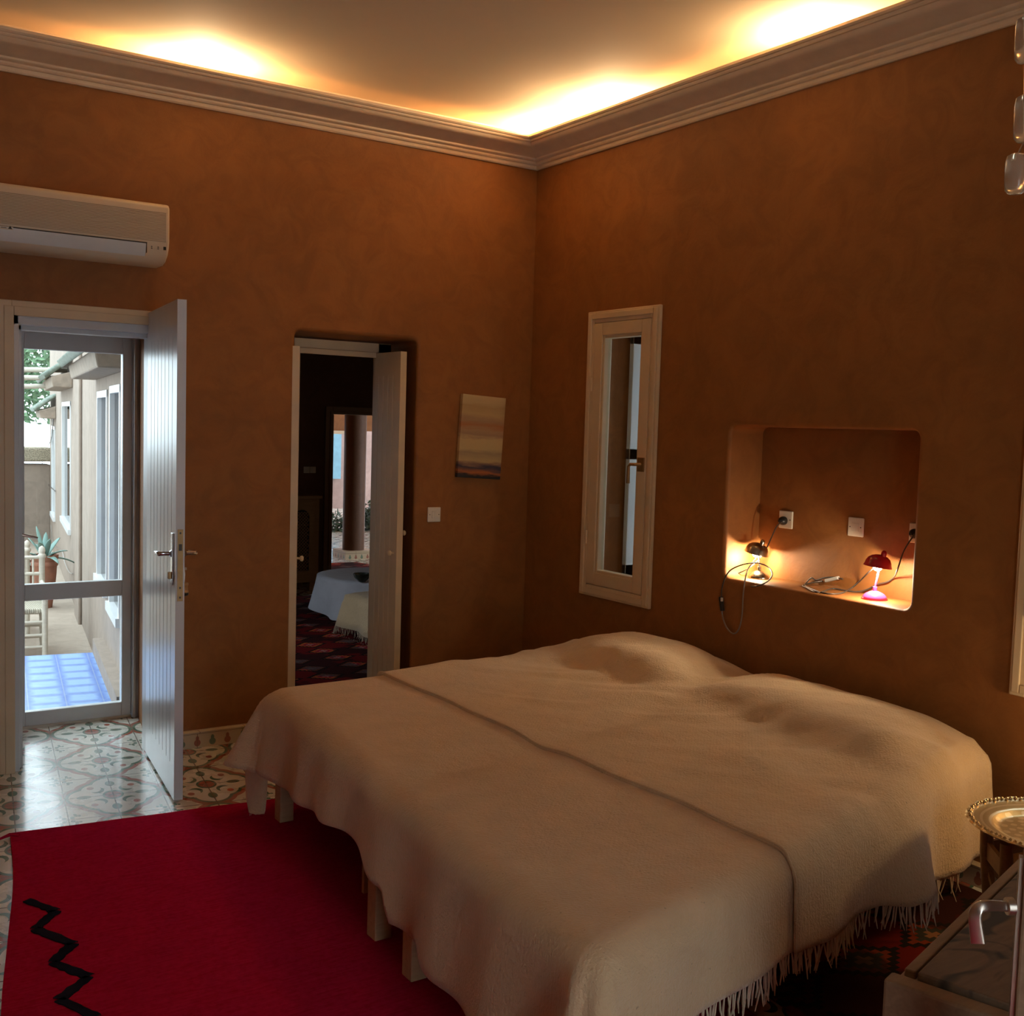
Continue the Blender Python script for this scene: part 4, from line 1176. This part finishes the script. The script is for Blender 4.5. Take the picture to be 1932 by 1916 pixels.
struct('wall_opposite', MB().box((-4.9, 2.2, -.6), (-4.6, 11.6, .9)), M['alley'], 'adobe wall on the far side of the alley')
# pergola poles and foliage
for i, yy in enumerate((697, 712, 729)):
    a = onA(30, yy, 7.2 + .35 * i); b = onA(107, yy + (1 if i < 2 else -1), 7.2 + .35 * i)
    o = obj('pergola_pole', MB().tube([a - (b - a) * 2, a, b, b + (b - a) * .3], [.030, .028, .026, .025], 9), M['chair_wood'], smooth=50)
    tag(o, ['topmost', 'middle', 'lowest'][i] + ' weathered pergola pole against the white sky', 'pole', 'pergola poles')
M['leaf'] = simple('pale_leaf', (.16, .27, .14), .8, var=.3, scale=20)
def foliage(name, c, rad, n, size, m, parent=None, seed=1, flat=1.0):
    rnd = random.Random(seed); mb = MB()
    for i in range(n):
        d = Vector((rnd.gauss(0, 1), rnd.gauss(0, 1), rnd.gauss(0, 1) * flat)).normalized() * rad * rnd.random() ** .4
        p = Vector(c) + d; a = Vector((rnd.gauss(0, 1), rnd.gauss(0, 1), rnd.gauss(0, 1))).normalized(); b = a.orthogonal().normalized(); s = size * rnd.uniform(.6, 1.3)
        mb.add([p, p + a * s * .5 + b * s * .22, p + a * s, p + a * s * .5 - b * s * .22], [(0, 1, 2, 3)])
    return obj(name, mb, m, parent)
tree = thing('tree', 'feathery green tree beyond the end wall of the alley', 'tree', (-1.6, 15.5, GZ))
foliage('crown', onA(62, 690, 15.5), 1.0, 1400, .20, M['leaf'], tree, 3, .9)
obj('trunk', MB().tube([(-1.6, 15.5, GZ), (-1.5, 15.5, 1.4), tuple(onA(62, 690, 15.5))], [.14, .10, .05], 8), M['chair_wood'], tree)
# hanging cable on the wall
cpath = [AW(*alley(x, y, .02), -.02) for x, y in ((101, 770), (100, 800), (96, 830), (85, 850), (80, 870), (82, 895), (90, 912), (104, 926))]
o = obj('wall_cable', MB().tube(smooth_path(cpath), .006, 5), M['rubber']); tag(o, 'thin dark cable looping down the adobe alley wall', 'cable')
cpath = [AW(*alley(x, y, .02), -.02) for x, y in ((96, 990), (99, 1020), (106, 1032), (117, 1040), (122, 1060), (130, 1078), (137, 1082))]
o = obj('wall_cable', MB().tube(smooth_path(cpath), .005, 5), M['clearcable']); tag(o, 'pale string hanging low on the adobe alley wall above the flower pot', 'cable')

# agave pot
M['terracotta'] = simple('terracotta_pot', (.30, .12, .07), .8, var=.15, scale=14)
M['soil'] = simple('potting_soil', (.10, .06, .035), 1, var=.3)
M['agave'] = simple('agave_leaf', (.20, .33, .29), .5, var=.12, scale=6)
py_ = 5.9
pb_ = onA(84, 1099, py_); pt_ = onA(83, 1046, py_); sc_ = (onA(109, 1046, py_).x - onA(57, 1046, py_).x) / 2 
gz_pot = GZ
def pot(name, c, R, H):
    t = thing('flower_pot', name, 'plant pot', c)
    c = Vector(c)
    obj('pot', MB().lathe([(R * .55, 0), (R * .72, H * .3), (R * .86, H * .62), (R * .90, H * .78), (R * .98, H * .80), (R * .98, H * .86), (R * .90, H * .88), (R * 1.0, H * .93), (R * 1.02, H), (R * .92, H), (R * .86, H * .9), (R * .3, H * .88)], c, 28), M['terracotta'], t, smooth=45)
    obj('soil', MB().lathe([(R * .86, H * .9), (0, H * .92)], c, 20), M['soil'], t)
    return t, c + Vector((0, 0, H * .9))
def agave(name, c, n, L, seed=2, label=''):
    rnd = random.Random(seed); t = thing('agave_plant', label, 'plant', tuple(c))
    for i in range(n):
        a = i * 2.4 + rnd.uniform(-.2, .2); el = .25 + 1.15 * (i / n); l = L * rnd.uniform(.8, 1.1)
        d = Vector((math.cos(a), math.sin(a), 0)); sd = Vector((-d.y, d.x, 0)); rows = []
        for k in range(9):
            q = k / 8; bend = (1 - i / n) * .5 * q * q
            p = Vector(c) + d * (l * q * math.cos(el)) + Vector((0, 0, l * (q * math.sin(el) - bend)))
            w = L * .085 * (math.sin(PI * min(1, .12 + q * .88)) ** .6 if q < 1 else .02)
            rows.append([p + sd * w + Vector((0, 0, w * .35)), p, p - sd * w + Vector((0, 0, w * .35))])
        obj('leaf', MB().grid(rows), M['agave'], t, smooth=True, solid=.006)
    return t
pH = pt_.z - GZ
t, tp_ = pot('terracotta pot with a rolled rim holding the agave, alley end', (pb_.x, py_, GZ), sc_, pH)
agave('agave', tp_, 13, .33, label='blue-green agave growing in the terracotta pot')
q = onA(40, 1060, 6.6)
t, tp2 = pot('second terracotta pot at the left edge of the glass, behind the agave pot', (q.x, 6.6, GZ), .15, .36)
agave('plant', tp2, 9, .26, 5, label='dark spiky plant in the pot at the left edge of the glass')
# wooden chairs with rush seats
m, nt, b = newmat('woven_rush'); g_ = geo(); x, y, z = sep(g_)
rw = (x * 420).sin() + (y * 160 + (x * 30).floor() * 1.6).sin()
setc(b, mixc(rw.gt(0), (.34, .30, .23), (.52, .47, .37))); b.inputs['Roughness'].default_value = .95; bump(b, rw, .6, .004); M['rush'] = m
def alley_chair(c, rz, label):
    t = thing('rush_chair', label, 'chair', c, rz, 'weathered chairs in the alley')
    W2, D2, HS, HB = .25, .22, .36, .80
    for sx in (-1, 1):
        for sy, H in ((-1, .56), (1, HB)):
            o = obj('post', MB().lathe([(.020, 0), (.022, HS), (.022, H - .10), (.030, H - .09), (.030, H - .07), (.020, H - .06), (.026, H - .04), (.022, H - .015), (.004, H)], (sx * W2, sy * D2, 0), 12), M['chair_wood'], t, smooth=50, local=True)
    obj('seat', MB().box((-W2, -D2, HS - .025), (W2, D2, HS + .012)), M['rush'], t, bevel=.012, local=True)
    for z in (.08, .17, .27):
        for s in (-1, 1):
            obj('rung', MB().tube([(-W2, s * D2, z), (W2, s * D2, z)], .012, 8), M['chair_wood'], t, smooth=50, local=True)
            obj('rung', MB().tube([(s * W2, -D2, z + .02), (s * W2, D2, z + .02)], .012, 8), M['chair_wood'], t, smooth=50, local=True)
    for z in (.46, .58, .71):
        obj('back_rail', MB().tube([(-W2, D2, z), (W2, D2, z)], .014, 8), M['chair_wood'], t, smooth=50, local=True)
    for s in (-1, 1): obj('arm_rail', MB().tube([(s * W2, -D2, .50), (s * W2, D2, .52)], .016, 8), M['chair_wood'], t, smooth=50, local=True)
    mb = MB()
    for k in range(-3, 4): mb.tube([(k * .062, D2, .46), (k * .062, D2, .58)], .008, 6); mb.tube([(k * .062, D2, .58), (k * .062, D2, .71)], .008, 6)
    obj('spindles', mb, M['chair_wood'], t, smooth=50, local=True)
    return t
c = onZ(92, 1232, GZ)
ch = alley_chair((c.x - .27, c.y + .12, GZ), math.radians(-8), 'weathered wooden chair with a rush seat just past the blue landing')
dup(ch, (c.x - .24, c.y + 1.0, GZ), math.radians(172), 'second weathered chair behind the first one, turned to face it')

# ================================================================== next rooms through the narrow doors
YB = 4.8; LC = 2.5
fL = lambda s, z, d: Vector((s, YB + d, z))
fr = dict(x0=.955, x1=1.62, z0=-.3, z1=1.665, c=.01, r=.004)
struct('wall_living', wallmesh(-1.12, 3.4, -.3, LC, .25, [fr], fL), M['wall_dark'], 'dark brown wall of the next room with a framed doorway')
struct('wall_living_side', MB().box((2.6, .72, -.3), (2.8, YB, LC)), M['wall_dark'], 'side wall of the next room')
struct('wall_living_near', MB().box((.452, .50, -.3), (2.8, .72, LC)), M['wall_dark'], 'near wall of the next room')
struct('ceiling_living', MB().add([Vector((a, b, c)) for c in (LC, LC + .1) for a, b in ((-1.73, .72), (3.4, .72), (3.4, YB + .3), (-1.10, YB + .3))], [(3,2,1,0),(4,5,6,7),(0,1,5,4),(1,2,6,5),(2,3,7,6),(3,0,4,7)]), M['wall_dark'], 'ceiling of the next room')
q = [Vector((-1.73, .72, 0)), Vector((2.6, .72, 0)), Vector((2.6, YB + .25, 0)), Vector((-1.08, YB + .25, 0))]
mb = MB(); mb.add([p + Vector((0, 0, -.2)) for p in q] + q, [(3,2,1,0),(4,5,6,7),(0,1,5,4),(1,2,6,5),(2,3,7,6),(3,0,4,7)])
struct('floor_living', mb, M['tiles'], 'tiled floor of the next room')
o = obj('kilim_rug', rugmesh([(.1, 4.1), (2.3, 4.1), (2.2, .76), (-1.5, .76)], 14, .001, .010, seed=12), M['kilim']); tag(o, 'red and black kilim on the floor of the next room', 'rug')
d4 = thing('door_4', 'brown painted door frame in the far wall of the next room', 'door', (1.3, YB, 0), kind='structure')
mb = MB(); frame_bars(mb, .955, 1.62, 0, 1.665, .075, YB - .02, YB); frame_bars(mb, .955, 1.62, 0, 1.665, .03, YB - .035, YB - .02); mb.box((.955, YB, 0), (.975, YB + .25, 1.665))
M['frame_brown'] = simple('tan_frame_paint', (.26, .17, .10), .5, var=.05)
obj('door_frame', mb, M['frame_brown'], d4, bevel=.004)
s_ = onA(584, 886, YB)
plate(lambda s, z, d: Vector((s, YB + d, z)), s_.x, s_.z, 'double light switch on the dark wall of the next room', 'light switch', 'switch', w=.062, n=2)
# cabinet
xa, xb = .25, onA(603, 1000, 4.41).x; zt_ = onA(575, 941, 4.41).z
cb = thing('lattice_cabinet', 'wooden cabinet with an arched lattice door in the next room', 'cabinet', (.6, 4.5, 0))
obj('cabinet_body', MB().box((xa, 4.42, .08), (xb, 4.78, zt_)), M['cabinet_wood'], cb, bevel=.006)
obj('cabinet_top', MB().box((xa - .02, 4.40, zt_), (xb + .02, 4.79, zt_ + .03)), M['cabinet_wood'], cb, bevel=.004)
for a in (xa + .03, xb - .08):
    for y_ in (4.44, 4.72): obj('foot', MB().box((a, y_, 0), (a + .05, y_ + .05, .08)), M['cabinet_wood'], cb)
dx0, dx1 = onA(555, 1000, 4.405).x, onA(584, 1000, 4.405).x
dr = MB(); dr.box((dx0 - .06, 4.405, .12), (dx0, 4.42, zt_ - .03)); dr.box((dx1, 4.405, .12), (dx1 + .05, 4.42, zt_ - .03)); dr.box((dx0, 4.405, .12), (dx1, 4.42, .19)); dr.box((dx0, 4.405, zt_ - .09), (dx1, 4.42, zt_ - .03))
arch = [(dx0, zt_ - .09), (dx0, zt_ - .17)] + [((dx0 + dx1) / 2 - math.cos(a) * (dx1 - dx0) / 2, zt_ - .17 + math.sin(a) * .07) for a in [PI * k / 10 for k in range(1, 10)]] + [(dx1, zt_ - .17), (dx1, zt_ - .09)]
dr.prism(arch, 4.405, 4.42, lambda a, b, d: Vector((a, d, b)))
do = obj('cabinet_door', dr, M['cabinet_wood'], cb)
obj('door_backing', MB().box((dx0, 4.416, .19), (dx1, 4.4195, zt_ - .09)), M['black'], cb)
lt = MB(); k = dx0 - .6
while k < dx1:
    for sg_ in (1, -1):
        pts = []
        for i in range(0, 31):
            z = .19 + i * .0185; x = k + (z - .19) if sg_ > 0 else k + .6 - (z - .19)
            if dx0 <= x <= dx1 and z < zt_ - .10: pts.append(Vector((x, 4.411, z)))
        if len(pts) > 1: lt.bar(pts[0], pts[-1], .006, .008, (0, 1, 0))
    k += .03
obj('lattice', lt, M['cabinet_wood'], do)
# round table with cloth, bowl
tc_ = Vector((.56, 3.0, .34)); TR_ = .47
rt = thing('round_table', 'low round table hidden under a white cloth in the next room', 'table', (tc_.x, tc_.y, 0))
obj('table_top', MB().lathe([(TR_ - .03, .30), (TR_ - .03, .332), (0, .332)], (tc_.x, tc_.y, 0), 40), M['leg_wood'], rt)
for k in range(4):
    a = PI / 4 + k * PI / 2; obj('leg', MB().tube([(tc_.x + .3 * math.cos(a), tc_.y + .3 * math.sin(a), .01), (tc_.x + .25 * math.cos(a), tc_.y + .25 * math.sin(a), .32)], .02, 8), M['leg_wood'], rt)
rows = []; n = 120
for r_i in range(22):
    row = []
    for j in range(n + 1):
        a = 2 * PI * j / n
        if r_i < 8: r = TR_ * r_i / 8; z = .34 + .002 * noise.noise(Vector((r * 3 * math.cos(a), r * 3 * math.sin(a), 0)))
        else:
            q = (r_i - 8) / 13; r = TR_ + .015 + q * (.045 + .03 * math.sin(a * 9) + .02 * math.sin(a * 5 + 1)); z = .335 - q * (.28 + .025 * math.sin(a * 4))
        row.append(Vector((tc_.x + r * math.cos(a), tc_.y + r * math.sin(a), z)))
    rows.append(row)
o = obj('tablecloth', MB().grid(rows), M['white_cloth'], smooth=True); tag(o, 'white cloth draped to the floor over the low round table', 'tablecloth')
bw = onZ(683, 1097, .342)
o = obj('bowl', MB().lathe([(.028, 0), (.032, .006), (.062, .035), (.072, .065), (.068, .066), (.056, .036), (.0, .012)], bw, 28), simple('dark_glazed_bowl', (.05, .06, .045), .25, var=.2), smooth=50)
tag(o, 'small dark footed bowl on the white tablecloth', 'bowl')
# divan with cream cover
dv_ = thing('divan', 'low divan under a fringed cream cover in front of the white table', 'divan', (.5, 1.95, 0))
obj('divan_base', MB().box((.02, 1.72, .10), (1.5, 2.26, .28)), M['leg_wood'], dv_, bevel=.02)
for x_ in (.045, 1.42):
    for y_ in (1.75, 2.20): obj('leg', MB().box((x_, y_, .01), (x_ + .04, y_ + .04, .10)), M['white_paint'], dv_)
rows = []
dx_, dy_ = 1.5, .60
for i in range(30):
    u = i / 29 * 1.75 - .25; row = []
    for j in range(36):
        v = j / 35 * 1.10 - .25
        qx = min(max(u, 0), dx_); qy = min(max(v, 0), dy_); ex_, ey_ = u - qx, v - qy; D = math.hypot(ex_, ey_)
        o_ = .03 + D * (.18 + .1 * math.sin(qx * 14 + qy * 14)) if D > 0 else 0; k_ = 1 / (D + 1e-9)
        row.append(Vector((-.02 + qx + ex_ * k_ * o_ * (D > 0), 1.69 + qy + ey_ * k_ * o_ * (D > 0), .315 + .012 * math.sin(qx * 4) - max(0, D * .95))))
    rows.append(row)
cv = obj('divan_cover', MB().grid(rows), M['blanket'], smooth=True, solid=.004); tag(cv, 'cream fringed cover over the low divan in the next room', 'cover')
f = obj('fringe', fringe(rows[0] + [r[0] for r in rows], .05, .6, seed=21), M['fringe'], cv); f['kind'] = 'stuff'

# hall and courtyard beyond
struct('floor_hall', MB().box((-.2, YB + .25, -.2), (6.5, 16, 0)), M['tiles'], 'tiled floor of the hall beyond the next room')
o = obj('red_runner', rugmesh([(.9, 6.25), (1.9, 6.15), (2.1, 5.2), (.7, 5.2)], 8, .001, .01, seed=31), M['kilim']); tag(o, 'red rug on the hall floor beyond the far doorway', 'rug')
cx = (onA(650, 900, 6.6).x + onA(688, 900, 6.6).x) / 2; cr = (onA(688, 900, 6.6).x - onA(650, 900, 6.6).x) / 2
col = thing('column', 'thick round brown plaster column in the hall', 'column', (cx, 6.6, 0))
obj('shaft', MB().lathe([(cr, .10), (cr, 2.6)], (cx, 6.6, 0), 32), M['wall_dark'], col, smooth=50)
obj('tile_base', MB().box((cx - cr - .05, 6.6 - cr - .05, .0), (cx + cr + .05, 6.6 + cr + .05, .10)), M['skirt'], col)
M['blue_wall'] = simple('pale_blue_paint', (.16, .33, .42), .6, var=.06)
M['court'] = plaster('dusky_pink_render', (.30, .20, .17), (.36, .25, .21), .9)
struct('ceiling_court_blocker', MB().box((.3, 8.85, 2.9), (7.0, 12.2, 3.0)), M['wall'], 'added roof slab that cuts the sky light in the courtyard')  # added slab out of view, leaves only a slit of sky
lin = onA(622, 812, 8.6)
yb = 8.6
zl = onA(635, 812, yb).z
struct('wall_hall', MB().box((.3, yb, zl), (7.0, yb + .25, 3.2)), M['wall'], 'plaster wall over the courtyard opening')
o = struct('trim_3', MB().box((.3, yb - .03, zl - .045), (3.05, yb + .25, zl)), M['cream_paint'], 'cream lintel over the courtyard opening')
struct('wall_hall_side', MB().box((-.2, YB + .25, 0), (.0, yb, 3.2)), M['wall'], 'side wall of the hall')
struct('wall_hall_right', MB().box((6.3, YB + .25, 0), (6.5, yb, 3.2)), M['wall'], 'right wall of the hall')
struct('ceiling_hall', MB().box((-.2, YB + .25, 2.6), (6.5, yb, 2.7)), M['wall'], 'ceiling of the hall')
struct('wall_court', MB().box((1.6, 13.4, -.2), (8, 13.6, 3.4)), M['court'], 'pinkish wall at the back of the courtyard')
bx0 = onA(614, 900, 13.3).x; bx1 = onA(643, 900, 13.3).x
o = obj('blue_panel', MB().box((bx0 - .6, 13.3, .55), (bx1, 13.38, 2.6)), M['blue_wall']); tag(o, 'tall pale blue painted panel at the back of the courtyard', 'painted panel')
gx = onA(616, 895, 8.2)
ln = thing('hanging_lantern', 'dark lantern half hidden behind the far door frame', 'lantern', tuple(gx))
obj('lantern_body', MB().lathe([(0, -.10), (.03, -.09), (.085, .0), (.05, .09), (.012, .14), (.012, .17)], gx + Vector((-.02, 0, 0)), 16), M['brass_plate'], ln, smooth=50)
obj('chain', MB().tube([gx + Vector((-.02, 0, .17)), Vector((gx.x - .02, gx.y, 2.6))], .004, 5), M['black'], ln)
pl0 = onA(688, 1025, 9.6)
o = obj('planter', MB().box((pl0.x - 1.9, 9.5, 0), (pl0.x + 1.6, 9.9, onA(700, 1020, 9.5).z)), M['wall'], bevel=.02)
tag(o, 'long terracotta planter with a sun relief in the courtyard', 'planter')
sunc = onA(694, 1042, 9.49); mb = MB(); mb.lathe([(0, .02), (.05, .015), (.06, 0)], sunc, 16, Matrix.Rotation(PI / 2, 4, 'X'))
for k in range(14):
    a = 2 * PI * k / 14; d = Vector((math.cos(a), 0, math.sin(a))); mb.bar(sunc + d * .07, sunc + d * .16, .016, .016, (0, 1, 0))
obj('sun_relief', mb, M['wall_dark'], o)
M['bush'] = simple('dark_bush_leaf', (.05, .085, .04), .7, var=.3, scale=20)
for i, (x_, y_, r_, lb) in enumerate(((697, 985, .30, 'dark leafy bush in the planter right of the column'), (634, 1010, .34, 'dark leafy bush in the planter left of the column'))):
    c = onA(x_, y_, 9.7); bt = thing('bush', lb, 'bush', (c.x, c.y, onA(700, 1020, 9.5).z), group='bushes in the courtyard planter')
    foliage('foliage', c, r_, 900, .10, M['bush'], bt, 40 + i)
    obj('stem', MB().tube([(c.x, c.y, .2), tuple(c)], .015, 6), M['chair_wood'], bt)
lamp('next_room_fill', (2.0, 1.6, 2.1), 3.2, (1, .60, .30), .08)  # added unseen fill, stands in for warm bounce in the next room
lamp('hall_lamp', (2.3, 7.4, 2.2), 14, (1, .60, .28), .08)
